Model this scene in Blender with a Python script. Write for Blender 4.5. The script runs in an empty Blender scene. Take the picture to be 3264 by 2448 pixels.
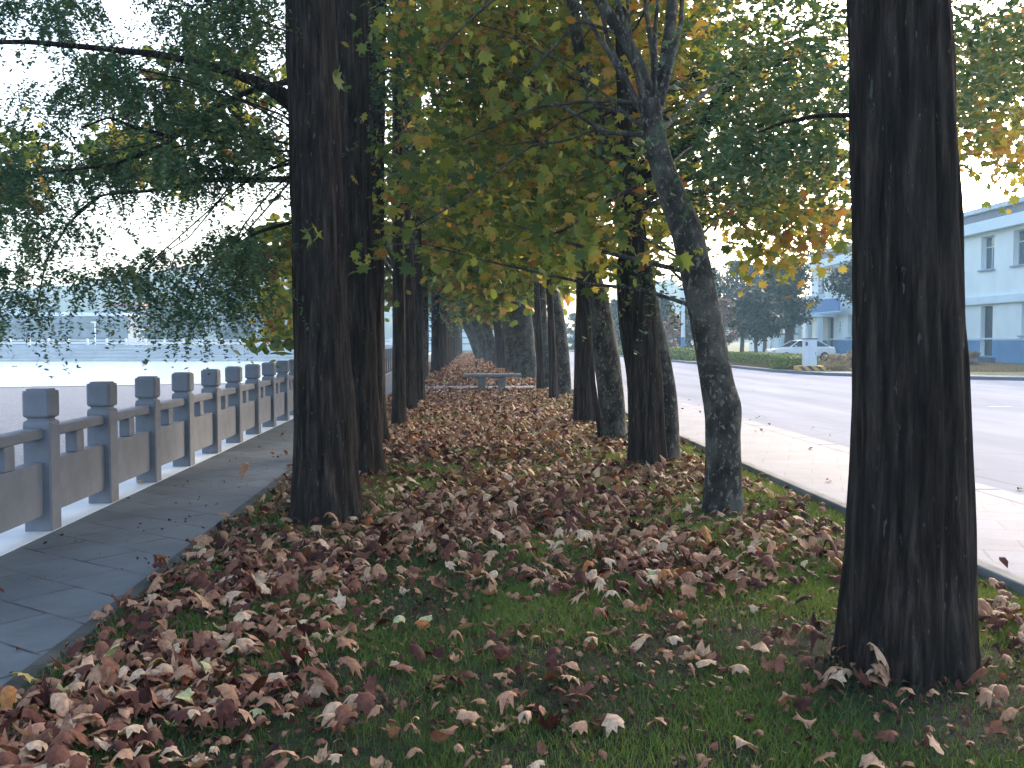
import bpy, math, random
import numpy as np
from mathutils import Vector, Matrix

# ------------------------------------------------------------------ camera, sky, light
SC = bpy.context.scene
COL = SC.collection
F = 3150.0                     # focal length in photo pixels (3264 wide)
YAW = math.radians(3.035); PITCH = math.radians(2.53); CAMZ = 1.5
cam_d = bpy.data.cameras.new('camera')
cam_d.sensor_width = 36.0; cam_d.lens = 36.0 * F / 3264.0
cam_d.clip_start = 0.05; cam_d.clip_end = 4000
cam = bpy.data.objects.new('camera', cam_d); COL.objects.link(cam)
cam.location = (0, 0, CAMZ)
cam.rotation_euler = (math.pi / 2 - PITCH, 0, -YAW)
SC.camera = cam

SUN_EL, SUN_AZ = math.radians(24), math.radians(34)      # azimuth from +Y towards +X
world = bpy.data.worlds.new('World'); SC.world = world; world.use_nodes = True
wn = world.node_tree; wn.nodes.clear()
sky = wn.nodes.new('ShaderNodeTexSky'); sky.sky_type = 'NISHITA'; sky.sun_disc = False
sky.sun_elevation = SUN_EL; sky.sun_rotation = SUN_AZ
sky.air_density = 1.0; sky.dust_density = 4.0; sky.ozone_density = 1.0
bg = wn.nodes.new('ShaderNodeBackground'); bg.inputs['Strength'].default_value = 0.15
wo = wn.nodes.new('ShaderNodeOutputWorld')
wn.links.new(sky.outputs[0], bg.inputs[0]); wn.links.new(bg.outputs[0], wo.inputs[0])
sun_d = bpy.data.lights.new('sun', 'SUN'); sun_d.energy = 0.5; sun_d.use_shadow = True; sun_d.angle = math.radians(14)
sun_d.color = (1.0, 0.97, 0.94)
sun = bpy.data.objects.new('sun', sun_d); COL.objects.link(sun)
sd = Vector((math.sin(SUN_AZ) * math.cos(SUN_EL), math.cos(SUN_AZ) * math.cos(SUN_EL), math.sin(SUN_EL)))
sun.rotation_euler = sd.to_track_quat('Z', 'Y').to_euler()
SC.view_settings.view_transform = 'Standard'; SC.view_settings.look = 'None'
SC.view_settings.exposure = 2.3; SC.view_settings.gamma = 1.0
SC.render.engine = 'CYCLES'
SC.cycles.use_denoising = True
SC.cycles.max_bounces = 8; SC.cycles.diffuse_bounces = 4; SC.cycles.transmission_bounces = 6
SC.cycles.transparent_max_bounces = 8; SC.cycles.volume_bounces = 1

# ------------------------------------------------------------------ pixel helpers (D = photo at 2212 px wide)
K = 3264.0 / 2212.0
FD = F / K
_fw = np.array([math.sin(YAW) * math.cos(PITCH), math.cos(YAW) * math.cos(PITCH), -math.sin(PITCH)])
_rt = np.array([math.cos(YAW), -math.sin(YAW), 0.0])
_up = np.cross(_rt, _fw)
def ray(dx, dy):
    u = (dx * K - 1632) / F; v = (1224 - dy * K) / F
    return _fw + u * _rt + v * _up
def P(dx, dy, Y):
    d = ray(dx, dy); return np.array([0, 0, CAMZ]) + d * (Y / d[1])
def G(dx, dy, z=0.0):
    d = ray(dx, dy); t = (z - CAMZ) / d[2]
    return np.array([0, 0, CAMZ]) + d * t

# ------------------------------------------------------------------ object helpers
def props(o, label=None, cat=None, group=None, kind=None):
    if label: o['label'] = label
    if cat: o['category'] = cat
    if group: o['group'] = group
    if kind: o['kind'] = kind
    return o
def thing(name, label, cat, loc=(0, 0, 0), rz=0, group=None):
    o = bpy.data.objects.new(name, None); COL.objects.link(o)
    o.empty_display_size = 0.2
    o.location = tuple(float(a) for a in loc); o.rotation_euler = (0, 0, rz)
    return props(o, label, cat, group)
def link(name, me, mat, parent=None, smooth=False):
    if mat is not None and not me.materials: me.materials.append(mat)
    if smooth: me.polygons.foreach_set('use_smooth', [True] * len(me.polygons))
    o = bpy.data.objects.new(name, me); COL.objects.link(o)
    if parent is not None: o.parent = parent
    return o
def np_mesh(name, verts, faces_flat, nper, rnd=None):
    """verts (N,3); faces_flat (M*nper); rnd optional (M,) per face value"""
    me = bpy.data.meshes.new(name)
    verts = np.asarray(verts, dtype=np.float32); ff = np.asarray(faces_flat, dtype=np.int32).ravel()
    nf = len(ff) // nper
    me.vertices.add(len(verts)); me.vertices.foreach_set('co', verts.ravel())
    me.loops.add(len(ff)); me.loops.foreach_set('vertex_index', ff)
    me.polygons.add(nf); me.polygons.foreach_set('loop_start', np.arange(0, nf * nper, nper, dtype=np.int32))
    me.update(calc_edges=True)
    if rnd is not None:
        a = me.attributes.new('rnd', 'FLOAT', 'FACE'); a.data.foreach_set('value', np.asarray(rnd, dtype=np.float32))
    return me
class MB:
    """collects simple shapes, one mesh out"""
    def __init__(s): s.v = []; s.f = []
    def box(s, c, d, rz=0, taper=1.0):
        n = len(s.v); cx, cy, cz = c; hx, hy, hz = d[0] / 2, d[1] / 2, d[2] / 2
        ca, sa = math.cos(rz), math.sin(rz)
        for z, k in ((-hz, 1.0), (hz, taper)):
            for x, y in ((-hx, -hy), (hx, -hy), (hx, hy), (-hx, hy)):
                x *= k; y *= k
                s.v.append((cx + x * ca - y * sa, cy + x * sa + y * ca, cz + z))
        for q in ((0, 3, 2, 1), (4, 5, 6, 7), (0, 1, 5, 4), (1, 2, 6, 5), (2, 3, 7, 6), (3, 0, 4, 7)):
            s.f.append(tuple(n + i for i in q))
        return s
    def quad(s, *p):
        n = len(s.v); s.v += [tuple(float(c) for c in q) for q in p]; s.f.append(tuple(range(n, n + len(p)))); return s
    def prism(s, outline, z0, z1):      # outline list of (x,y)
        n = len(s.v); m = len(outline)
        s.v += [(x, y, z0) for x, y in outline] + [(x, y, z1) for x, y in outline]
        s.f.append(tuple(n + i for i in range(m))[::-1]); s.f.append(tuple(n + m + i for i in range(m)))
        for i in range(m):
            j = (i + 1) % m; s.f.append((n + i, n + j, n + m + j, n + m + i))
        return s
    def cyl(s, p0, p1, r0, r1=None, n=12):
        r1 = r0 if r1 is None else r1
        p0 = Vector(p0); p1 = Vector(p1); q = (p1 - p0).to_track_quat('Z', 'Y'); b = len(s.v)
        for p, r in ((p0, r0), (p1, r1)):
            for i in range(n):
                a = 2 * math.pi * i / n; s.v.append(tuple(p + q @ Vector((r * math.cos(a), r * math.sin(a), 0))))
        s.f.append(tuple(b + i for i in range(n))[::-1]); s.f.append(tuple(b + n + i for i in range(n)))
        for i in range(n):
            j = (i + 1) % n; s.f.append((b + i, b + j, b + n + j, b + n + i))
        return s
    def build(s, name, mat, parent=None, bevel=0.0, smooth=False, segs=2):
        me = bpy.data.meshes.new(name); me.from_pydata(s.v, [], s.f); me.update()
        o = link(name, me, mat, parent, smooth)
        if bevel:
            m = o.modifiers.new('bevel', 'BEVEL'); m.width = bevel; m.segments = segs; m.limit_method = 'ANGLE'
        return o
def sheet(name, x0, x1, y0, y1, z, mat, nx=1, ny=1, zf=None, kind='structure', parent=None):
    xs = np.linspace(x0, x1, nx + 1); ys = np.linspace(y0, y1, ny + 1)
    X, Y = np.meshgrid(xs, ys); Z = np.full_like(X, z) if zf is None else zf(X, Y)
    v = np.stack([X.ravel(), Y.ravel(), Z.ravel()], 1)
    i = (np.arange(ny)[:, None] * (nx + 1) + np.arange(nx)[None]).ravel()
    f = np.stack([i, i + 1, i + nx + 2, i + nx + 1], 1)
    o = link(name, np_mesh(name, v, f, 4), mat, parent, smooth=(nx > 1))
    if kind: o['kind'] = kind
    return o

# ------------------------------------------------------------------ material helpers
def new_mat(name):
    m = bpy.data.materials.new(name); m.use_nodes = True; nt = m.node_tree; nt.nodes.clear()
    out = nt.nodes.new('ShaderNodeOutputMaterial'); return m, nt, out
def N(nt, t, **kw):
    n = nt.nodes.new(t)
    for k, v in kw.items(): setattr(n, k, v)
    return n
def ramp(nt, stops, src, interp='LINEAR'):
    r = nt.nodes.new('ShaderNodeValToRGB'); r.color_ramp.interpolation = interp
    e = r.color_ramp.elements
    while len(e) < len(stops): e.new(0.5)
    for i, (p, c) in enumerate(stops): e[i].position = p; e[i].color = (c[0], c[1], c[2], 1)
    nt.links.new(src, r.inputs[0]); return r.outputs[0]
def coords(nt, scale=(1, 1, 1), rot=(0, 0, 0), kind='Object'):
    tc = N(nt, 'ShaderNodeTexCoord'); mp = N(nt, 'ShaderNodeMapping')
    mp.inputs['Scale'].default_value = scale; mp.inputs['Rotation'].default_value = rot
    nt.links.new(tc.outputs[kind], mp.inputs[0]); return mp.outputs[0]
def noise(nt, vec, scale, detail=4, rough=0.55):
    n = N(nt, 'ShaderNodeTexNoise'); n.inputs['Scale'].default_value = scale
    n.inputs['Detail'].default_value = detail; n.inputs['Roughness'].default_value = rough
    nt.links.new(vec, n.inputs['Vector']); return n.outputs['Fac']
def mixc(nt, a, b, fac, mode='MIX'):
    m = N(nt, 'ShaderNodeMix', data_type='RGBA', blend_type=mode)
    for s, v in ((0, fac), (6, a), (7, b)):
        if hasattr(v, 'is_output') or isinstance(v, bpy.types.NodeSocket): nt.links.new(v, m.inputs[s])
        elif s == 0: m.inputs[0].default_value = v
        else: m.inputs[s].default_value = (v[0], v[1], v[2], 1)
    return m.outputs[2]
def surf(nt, out, col, rough=0.8, bump=None, bstr=0.5, bdist=0.02, spec=0.3, metal=0):
    b = N(nt, 'ShaderNodeBsdfPrincipled')
    if isinstance(col, bpy.types.NodeSocket): nt.links.new(col, b.inputs['Base Color'])
    else: b.inputs['Base Color'].default_value = (*col, 1)
    if isinstance(rough, bpy.types.NodeSocket): nt.links.new(rough, b.inputs['Roughness'])
    else: b.inputs['Roughness'].default_value = rough
    b.inputs['Specular IOR Level'].default_value = spec; b.inputs['Metallic'].default_value = metal
    if bump is not None:
        bn = N(nt, 'ShaderNodeBump'); bn.inputs['Strength'].default_value = bstr; bn.inputs['Distance'].default_value = bdist
        nt.links.new(bump, bn.inputs['Height']); nt.links.new(bn.outputs[0], b.inputs['Normal'])
    nt.links.new(b.outputs[0], out.inputs[0]); return b
def simple(name, col, rough=0.7, var=0.15, scale=3.0, bstr=0.2, spec=0.3, metal=0, fine=40):
    m, nt, out = new_mat(name); c = coords(nt)
    n1 = noise(nt, c, scale, 5); lo = tuple(x * (1 - var) for x in col); hi = tuple(min(1, x * (1 + var)) for x in col)
    cc = ramp(nt, [(0.3, lo), (0.7, hi)], n1)
    surf(nt, out, cc, rough, noise(nt, c, fine, 3), bstr, 0.01, spec, metal); return m
def leaf_mat(name, stops, trans=0.45, rough=0.55, spec=0.25, mottle=0):
    m, nt, out = new_mat(name)
    at = N(nt, 'ShaderNodeAttribute', attribute_name='rnd')
    c = ramp(nt, stops, at.outputs['Fac'])
    if mottle: c = mixc(nt, c, ramp(nt, [(0.35, (0.5, 0.45, 0.42)), (0.6, (1.1, 1.08, 1.05))], noise(nt, coords(nt), mottle, 4, 0.7)), 0.75, 'MULTIPLY')
    d = N(nt, 'ShaderNodeBsdfPrincipled'); d.inputs['Roughness'].default_value = rough
    d.inputs['Specular IOR Level'].default_value = spec
    nt.links.new(c, d.inputs['Base Color'])
    t = N(nt, 'ShaderNodeBsdfTranslucent'); nt.links.new(mixc(nt, c, (1.0, 0.95, 0.55), 1.0, 'MULTIPLY'), t.inputs[0])
    mx = N(nt, 'ShaderNodeMixShader'); mx.inputs[0].default_value = trans
    nt.links.new(d.outputs[0], mx.inputs[1]); nt.links.new(t.outputs[0], mx.inputs[2]); nt.links.new(mx.outputs[0], out.inputs[0])
    return m
def bark_conifer():
    m, nt, out = new_mat('stringy_bark'); c = coords(nt, (1, 1, 0.09)); c2 = coords(nt)
    n1 = noise(nt, c, 22, 8, 0.7); n2 = noise(nt, c2, 2.5, 4)
    col = ramp(nt, [(0.32, (0.007, 0.005, 0.004)), (0.5, (0.034, 0.025, 0.021)), (0.68, (0.10, 0.075, 0.062))], n1)
    col = mixc(nt, col, (0.030, 0.030, 0.024), ramp(nt, [(0.45, (0, 0, 0)), (0.75, (0.6, 0.6, 0.6))], n2))
    n3 = noise(nt, coords(nt, (1, 1, 0.25)), 40, 3, 0.6)
    col = mixc(nt, col, (0.12, 0.125, 0.10), ramp(nt, [(0.66, (0, 0, 0)), (0.70, (0.8, 0.8, 0.8))], n3))
    surf(nt, out, col, 0.95, n1, 1.0, 0.07, 0.06); return m
def bark_plane():
    m, nt, out = new_mat('mottled_plane_bark'); c = coords(nt, (1, 1, 0.7)); c3 = coords(nt)
    n0 = noise(nt, c, 5, 5, 0.65); n1 = noise(nt, c, 22, 5, 0.7); n2 = noise(nt, c3, 60, 4)
    base = ramp(nt, [(0.38, (0.018, 0.016, 0.014)), (0.5, (0.042, 0.038, 0.032)), (0.6, (0.085, 0.080, 0.066))], n0)
    spots = ramp(nt, [(0.56, (0, 0, 0)), (0.60, (1, 1, 1))], n1)
    col = mixc(nt, base, (0.15, 0.14, 0.11), spots)
    h = N(nt, 'ShaderNodeMath', operation='ADD'); nt.links.new(n1, h.inputs[0]); nt.links.new(n2, h.inputs[1])
    surf(nt, out, col, 0.85, h.outputs[0], 0.5, 0.02, 0.15); return m
M = {}
M['barkc'] = bark_conifer(); M['barkp'] = bark_plane()
M['barkfar'] = simple('far_bark', (0.07, 0.06, 0.05), 0.9)
M['plane_leaf'] = leaf_mat('plane_leaves', [(0.0, (0.05, 0.09, 0.03)), (0.33, (0.14, 0.19, 0.045)), (0.55, (0.30, 0.31, 0.06)),
    (0.68, (0.44, 0.32, 0.08)), (0.78, (0.34, 0.15, 0.055)), (1.0, (0.18, 0.075, 0.04))], 0.6)
M['plane_gold'] = leaf_mat('golden_plane_leaves', [(0.0, (0.09, 0.14, 0.035)), (0.38, (0.26, 0.27, 0.055)), (0.6, (0.46, 0.33, 0.08)),
    (0.8, (0.42, 0.18, 0.06)), (1.0, (0.26, 0.09, 0.05))], 0.55)
M['needle'] = leaf_mat('conifer_sprays', [(0.0, (0.025, 0.065, 0.04)), (0.45, (0.06, 0.12, 0.062)), (0.78, (0.12, 0.17, 0.07)),
    (0.95, (0.13, 0.11, 0.05)), (1.0, (0.16, 0.08, 0.04))], 0.35)
M['litter'] = leaf_mat('fallen_leaves', [(0.0, (0.028, 0.010, 0.008)), (0.24, (0.10, 0.033, 0.025)), (0.46, (0.21, 0.090, 0.055)),
    (0.70, (0.42, 0.235, 0.14)), (0.86, (0.58, 0.42, 0.29)), (0.92, (0.36, 0.085, 0.03)), (0.98, (0.45, 0.32, 0.10)), (1.0, (0.42, 0.42, 0.22))], 0.12, 0.7, 0.15, 45)
M['grass'] = leaf_mat('grass_blades', [(0.0, (0.02, 0.04, 0.015)), (0.4, (0.055, 0.10, 0.025)), (0.7, (0.13, 0.19, 0.035)), (1.0, (0.26, 0.28, 0.09))], 0.35)
M['hedge'] = leaf_mat('hedge_leaves', [(0.0, (0.04, 0.09, 0.025)), (0.6, (0.13, 0.20, 0.045)), (1.0, (0.26, 0.30, 0.07))], 0.35)
M['fargreen'] = leaf_mat('far_evergreen', [(0.0, (0.008, 0.032, 0.024)), (0.6, (0.016, 0.052, 0.038)), (1.0, (0.035, 0.075, 0.045))], 0.15)
M['fargrey'] = leaf_mat('far_pine', [(0.0, (0.02, 0.04, 0.032)), (0.6, (0.04, 0.065, 0.05)), (1.0, (0.09, 0.09, 0.05))], 0.15)
M['farred'] = leaf_mat('far_autumn', [(0.0, (0.14, 0.06, 0.05)), (0.6, (0.22, 0.11, 0.08)), (1.0, (0.28, 0.18, 0.1))], 0.3)
M['drybush'] = leaf_mat('dry_bush', [(0.0, (0.18, 0.12, 0.09)), (0.6, (0.30, 0.22, 0.16)), (1.0, (0.2, 0.22, 0.1))], 0.3)

# ------------------------------------------------------------------ numpy noise
def lattice(seed, nu, nv, wrap_u=True):
    return np.random.default_rng(seed).random((nu, nv))
def vnoise(lat, u, v):
    nu, nv = lat.shape; iu = np.floor(u).astype(int); iv = np.floor(v).astype(int)
    fu = u - iu; fv = v - iv; fu = fu * fu * (3 - 2 * fu); fv = fv * fv * (3 - 2 * fv)
    a = lat[iu % nu, iv % nv]; b = lat[(iu + 1) % nu, iv % nv]; c = lat[iu % nu, (iv + 1) % nv]; d = lat[(iu + 1) % nu, (iv + 1) % nv]
    return (a * (1 - fu) + b * fu) * (1 - fv) + (c * (1 - fu) + d * fu) * fv
LAT = lattice(5, 64, 64)
def gnoise(x, y, s): return vnoise(LAT, x * s + 11.3, y * s + 7.7)

# ------------------------------------------------------------------ setting: ground
LX0, LX1 = -1.87, 3.2
KX = 4.8
def lawn_z(X, Y):
    e = np.clip(np.minimum(X - LX0, LX1 - X) / 0.5, 0, 1)
    return 0.02 + 0.05 * e + 0.035 * (gnoise(X, Y, 1.3) - 0.5) * e

def mat_lawn():
    m, nt, out = new_mat('lawn_soil'); c = coords(nt)
    a = noise(nt, c, 1.1, 5, 0.6); b = noise(nt, c, 30, 6, 0.7)
    soil = ramp(nt, [(0.38, (0.006, 0.005, 0.005)), (0.5, (0.022, 0.018, 0.015)), (0.62, (0.06, 0.05, 0.04))], noise(nt, c, 75, 5, 0.7))
    green = ramp(nt, [(0.3, (0.016, 0.028, 0.012)), (0.7, (0.055, 0.075, 0.03))], b)
    col = mixc(nt, soil, green, ramp(nt, [(0.42, (0, 0, 0)), (0.62, (1, 1, 1))], a))
    surf(nt, out, col, 0.95, b, 1.0, 0.03, 0.1); return m
def mat_paving(name, col, rot, bw, bh, off=0.0, seam=(0.05, 0.05, 0.055), var=0.12, mortar=0.012, dirt=0.5):
    m, nt, out = new_mat(name); c = coords(nt, rot=(0, 0, rot)); c0 = coords(nt)
    b = N(nt, 'ShaderNodeTexBrick'); b.offset = off; nt.links.new(c, b.inputs['Vector'])
    b.inputs['Scale'].default_value = 1.0; b.inputs['Brick Width'].default_value = bw; b.inputs['Row Height'].default_value = bh
    b.inputs['Mortar Size'].default_value = mortar; b.inputs['Mortar Smooth'].default_value = 0.3; b.inputs['Bias'].default_value = 0
    b.inputs['Color1'].default_value = (*[x * (1 - var) for x in col], 1); b.inputs['Color2'].default_value = (*[x * (1 + var) for x in col], 1)
    b.inputs['Mortar'].default_value = (*seam, 1)
    n1 = noise(nt, c0, 1.7, 6, 0.65); n2 = noise(nt, c0, 50, 3)
    # seams partly filled with dust
    keep = ramp(nt, [(0.45, (0.12, 0.12, 0.12)), (0.62, (1, 1, 1))], noise(nt, c0, 2.6, 3))
    flat = mixc(nt, b.outputs['Color'], tuple(col), 0.0)
    mm = N(nt, 'ShaderNodeMath', operation='MULTIPLY'); inv = N(nt, 'ShaderNodeMath', operation='SUBTRACT'); inv.inputs[0].default_value = 1
    nt.links.new(keep, inv.inputs[1]); nt.links.new(inv.outputs[0], mm.inputs[0]); nt.links.new(b.outputs['Fac'], mm.inputs[1])
    flat = mixc(nt, b.outputs['Color'], tuple(col), mm.outputs[0])
    col2 = mixc(nt, flat, ramp(nt, [(0.3, (0.55, 0.55, 0.56)), (0.6, (1, 1, 1))], n1), dirt, 'MULTIPLY')
    h = N(nt, 'ShaderNodeMath', operation='SUBTRACT'); nt.links.new(n2, h.inputs[0]); nt.links.new(b.outputs['Fac'], h.inputs[1])
    surf(nt, out, col2, 0.75, h.outputs[0], 0.35, 0.01, 0.3); return m
def mat_gravel():
    m, nt, out = new_mat('lakebed_gravel'); c = coords(nt); a = noise(nt, c, 0.35, 5); b = noise(nt, c, 9, 8, 0.75)
    col = ramp(nt, [(0.3, (0.07, 0.07, 0.085)), (0.5, (0.15, 0.155, 0.18)), (0.62, (0.25, 0.255, 0.29)), (0.72, (0.55, 0.55, 0.58))], b)
    col = mixc(nt, col, (0.17, 0.175, 0.20), ramp(nt, [(0.4, (0, 0, 0)), (0.6, (0.6, 0.6, 0.6))], a))
    surf(nt, out, col, 0.8, b, 1.0, 0.08, 0.3); return m
def mat_asphalt():
    m, nt, out = new_mat('worn_asphalt'); c = coords(nt); c2 = coords(nt, (1, 0.12, 1))
    a = noise(nt, c2, 0.9, 5); b = noise(nt, c, 90, 4); cr = noise(nt, c, 0.5, 5)
    col = ramp(nt, [(0.3, (0.17, 0.18, 0.23)), (0.7, (0.26, 0.275, 0.34))], a)
    col = mixc(nt, col, ramp(nt, [(0.3, (0.7, 0.7, 0.7)), (0.7, (1.1, 1.1, 1.1))], b), 0.6, 'MULTIPLY')
    v = N(nt, 'ShaderNodeTexVoronoi', feature='DISTANCE_TO_EDGE'); v.inputs['Scale'].default_value = 0.33
    wv = mixc(nt, coords(nt), (0, 0, 0), 0.0)
    nt.links.new(coords(nt), v.inputs['Vector'])
    crack = ramp(nt, [(0.0, (0.75, 0.75, 0.75)), (0.008, (1, 1, 1))], v.outputs['Distance'])
    col = mixc(nt, col, crack, 1.0, 'MULTIPLY')
    rg = ramp(nt, [(0.3, (0.55, 0.55, 0.55)), (0.7, (0.8, 0.8, 0.8))], cr)
    surf(nt, out, col, 0.92, b, 0.4, 0.005, 0.12); return m
def mat_verge():
    m, nt, out = new_mat('rough_verge'); c = coords(nt); a = noise(nt, c, 0.4, 6, 0.65); b = noise(nt, c, 14, 5, 0.7)
    col = ramp(nt, [(0.3, (0.07, 0.11, 0.04)), (0.5, (0.17, 0.18, 0.09)), (0.7, (0.28, 0.22, 0.15))], a)
    col = mixc(nt, col, ramp(nt, [(0.3, (0.5, 0.5, 0.5)), (0.7, (1.2, 1.2, 1.2))], b), 1.0, 'MULTIPLY')
    surf(nt, out, col, 0.95, b, 0.8, 0.05, 0.1); return m
M['lawn'] = mat_lawn()
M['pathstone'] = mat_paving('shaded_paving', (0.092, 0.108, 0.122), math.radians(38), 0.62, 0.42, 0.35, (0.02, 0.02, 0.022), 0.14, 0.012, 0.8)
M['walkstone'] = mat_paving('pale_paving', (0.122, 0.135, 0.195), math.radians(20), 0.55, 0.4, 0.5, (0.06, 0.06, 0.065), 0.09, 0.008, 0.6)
M['kerb'] = simple('kerb_stone', (0.165, 0.17, 0.21), 0.8, 0.15, 1.5)
M['edging'] = simple('edging_stone', (0.17, 0.17, 0.165), 0.9, 0.35, 3, 0.5)
M['mossy'] = simple('mossy_edging', (0.045, 0.045, 0.038), 0.95, 0.5, 4, 0.6)
M['benchstone'] = simple('bench_stone', (0.17, 0.175, 0.18), 0.8, 0.25, 5)
M['coping'] = simple('coping_stone', (0.62, 0.62, 0.62), 0.7, 0.12, 2)
M['granite'] = simple('railing_granite', (0.18, 0.185, 0.21), 0.75, 0.16, 4, 0.35, fine=120)
M['gravel'] = mat_gravel(); M['asphalt'] = mat_asphalt(); M['verge'] = mat_verge()
M['white'] = simple('road_paint', (0.75, 0.75, 0.75), 0.7, 0.15, 8)

# wide base terrain: high land right of the railing, lake basin left of it
def base():
    xs = [-1500, -400, -120, -40, -12, -3.62, -3.60, 0, 16, 60, 200, 1500]
    ys = [-200, -30, 0, 20, 40, 70, 100, 160, 162, 300, 600, 2500]
    v = []; f = []
    for y in ys:
        for x in xs:
            if x <= -3.62: z = -1.75 if y < 161 else -0.2
            else: z = -0.06
            if y > 250 : z = 0.5
            v.append((x, y, z))
    n = len(xs)
    for j in range(len(ys) - 1):
        for i in range(n - 1): a = j * n + i; f.append((a, a + 1, a + n + 1, a + n))
    me = bpy.data.meshes.new('ground'); me.from_pydata(v, [], f); me.update()
    props(link('ground', me, M['verge']), kind='structure')
base()
sheet('lawn', LX0, LX1, -6, 125, 0, M['lawn'], 60, 900, lawn_z)
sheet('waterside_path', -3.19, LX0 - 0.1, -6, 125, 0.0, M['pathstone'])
def strip_box(name, x0, x1, y0, y1, z0, z1, mat, bevel=0.012):
    o = MB().box(((x0 + x1) / 2, (y0 + y1) / 2, (z0 + z1) / 2), (x1 - x0, y1 - y0, z1 - z0)).build(name, mat, None, bevel)
    o['kind'] = 'structure'; return o
strip_box('path_edging', LX0 - 0.1, LX0, -6, 125, -0.05, 0.02, M['mossy'])
strip_box('coping', -3.62, -3.19, -6, 125, -0.05, 0.004, M['coping'], 0.0)
strip_box('embankment', -3.60, -3.10, -6, 125, -1.8, -0.052, M['kerb'])
strip_box('cross_path', LX0 + 0.002, LX1 - 0.002, 28.6, 30.3, -0.02, 0.105, M['walkstone'])
strip_box('pavement_edging', LX1, LX1 + 0.1, -6, 160, -0.05, 0.11, M['edging'])
strip_box('pavement', LX1 + 0.1, KX, -6, 160, -0.05, 0.10, M['walkstone'], 0.0)
# the kerb stones, one metre each with tiny gaps, lie in one strip
kb = MB()
for i in range(150): kb.box((KX + 0.15, -5.5 + i * 1.0, 0.02), (0.295, 0.988, 0.16))
kb.build('kerb', M['kerb'], None, 0.015)['kind'] = 'structure'
# road and its flare
FARK = 14.8
flare = [(15.25, 42.4), (15.6, 41.2), (16.5, 39.8), (18.8, 37.6), (20.4, 36.0), (26, 33.5), (60, 30)]
rv = [(KX + 0.3, -8), (60, -8)] + flare[::-1] + [(FARK, 46), (FARK, 175), (KX + 0.3, 175)]
rd = MB(); rd.quad(*[(x, y, 0.0) for x, y in rv]); rd.build('road', M['asphalt'])['kind'] = 'structure'
M['farpave'] = simple('far_paving', (0.13, 0.135, 0.16), 0.85, 0.3, 1.2)
def offset_line(pts, d):
    out = []
    for i, p in enumerate(pts):
        a = pts[max(i - 1, 0)]; b = pts[min(i + 1, len(pts) - 1)]; t = Vector((b[0] - a[0], b[1] - a[1])).normalized()
        out.append((p[0] + t.y * d, p[1] - t.x * d))
    return out
fk = [(FARK, 175), (FARK, 46)] + flare
def ribbon(name, pts, w, z0, z1, mat):
    a = pts; b = offset_line(pts, -w); m = MB(); n = len(a)
    for i in range(n - 1):
        (ax, ay), (bx, by), (cx, cy), (dx, dy) = a[i], a[i + 1], b[i + 1], b[i]
        m.quad((ax, ay, z1), (bx, by, z1), (cx, cy, z1), (dx, dy, z1))
        m.quad((ax, ay, z0), (bx, by, z0), (bx, by, z1), (ax, ay, z1))
    o = m.build(name, mat); o['kind'] = 'structure'; return o
ribbon('far_kerb', fk, 0.18, -0.02, 0.13, M['kerb'])
inner = offset_line(fk, -0.18)
ribbon('far_pavement', offset_line(fk, -0.18)[2:], 2.0, 0.0, 0.115, M['farpave'])
vg = MB(); vg.quad(*([(x, y, 0.10) for x, y in inner] + [(140, 30, 0.1), (140, 175, 0.1)]))
vg.build('verge', M['verge'])['kind'] = 'structure'
lm = MB()
for x, y, l, w, a in ((12.15, 21.6, 0.5, 0.1, 0.15), (10.0, 33.0, 2.0, 0.12, 0), (10.0, 45.0, 2.0, 0.12, 0), (10.0, 57.0, 2.0, 0.12, 0)):
    pass
wd = MB().box((12.2, 21.7, 0.004), (0.55, 0.05, 0.004)).build('lane_marking', M['white']); wd['kind'] = 'structure'

# lake
sheet('lakebed', -260, -3.6, -30, 161, -1.70, M['gravel'])
def mat_water():
    m, nt, out = new_mat('lake_water'); c = coords(nt, (1, 0.35, 1)); n1 = noise(nt, c, 1.2, 4, 0.6)
    surf(nt, out, (0.55, 0.60, 0.63), 0.14, n1, 0.10, 0.03, 1.0); return m
wv = [(-260, 60), (-60, 64), (-30, 69), (-16, 74), (-3.7, 80), (-3.7, 160), (-260, 160)]
wm = MB(); wm.quad(*[(x, y, -1.66) for x, y in wv]); wm.build('water', mat_water())['kind'] = 'structure'
M['farbank'] = simple('bank_stone', (0.34, 0.36, 0.38), 0.8, 0.2, 0.4)
fb = MB()
for i in range(5): fb.box((-140, 152 + i * 2.0, -1.55 + i * 0.52), (290, 2.0, 0.5))
fb.build('far_embankment', M['farbank'])['kind'] = 'structure'
# far railing across the water
fr = thing('stone_railing', 'pale low railing along the far bank across the water', 'railing', (-70, 160.4, 0.79))
for i in range(48):
    MB().box((-70 + i * 3.0, 0, 0.5), (0.35, 0.35, 1.0), 0, 0.8).build('post', M['coping'], fr)
MB().box((0.5, 0, 0.75), (143, 0.12, 0.14)).build('top_rail', M['coping'], fr)
MB().box((0.5, 0, 0.30), (143, 0.08, 0.34)).build('panel', M['coping'], fr)

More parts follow.
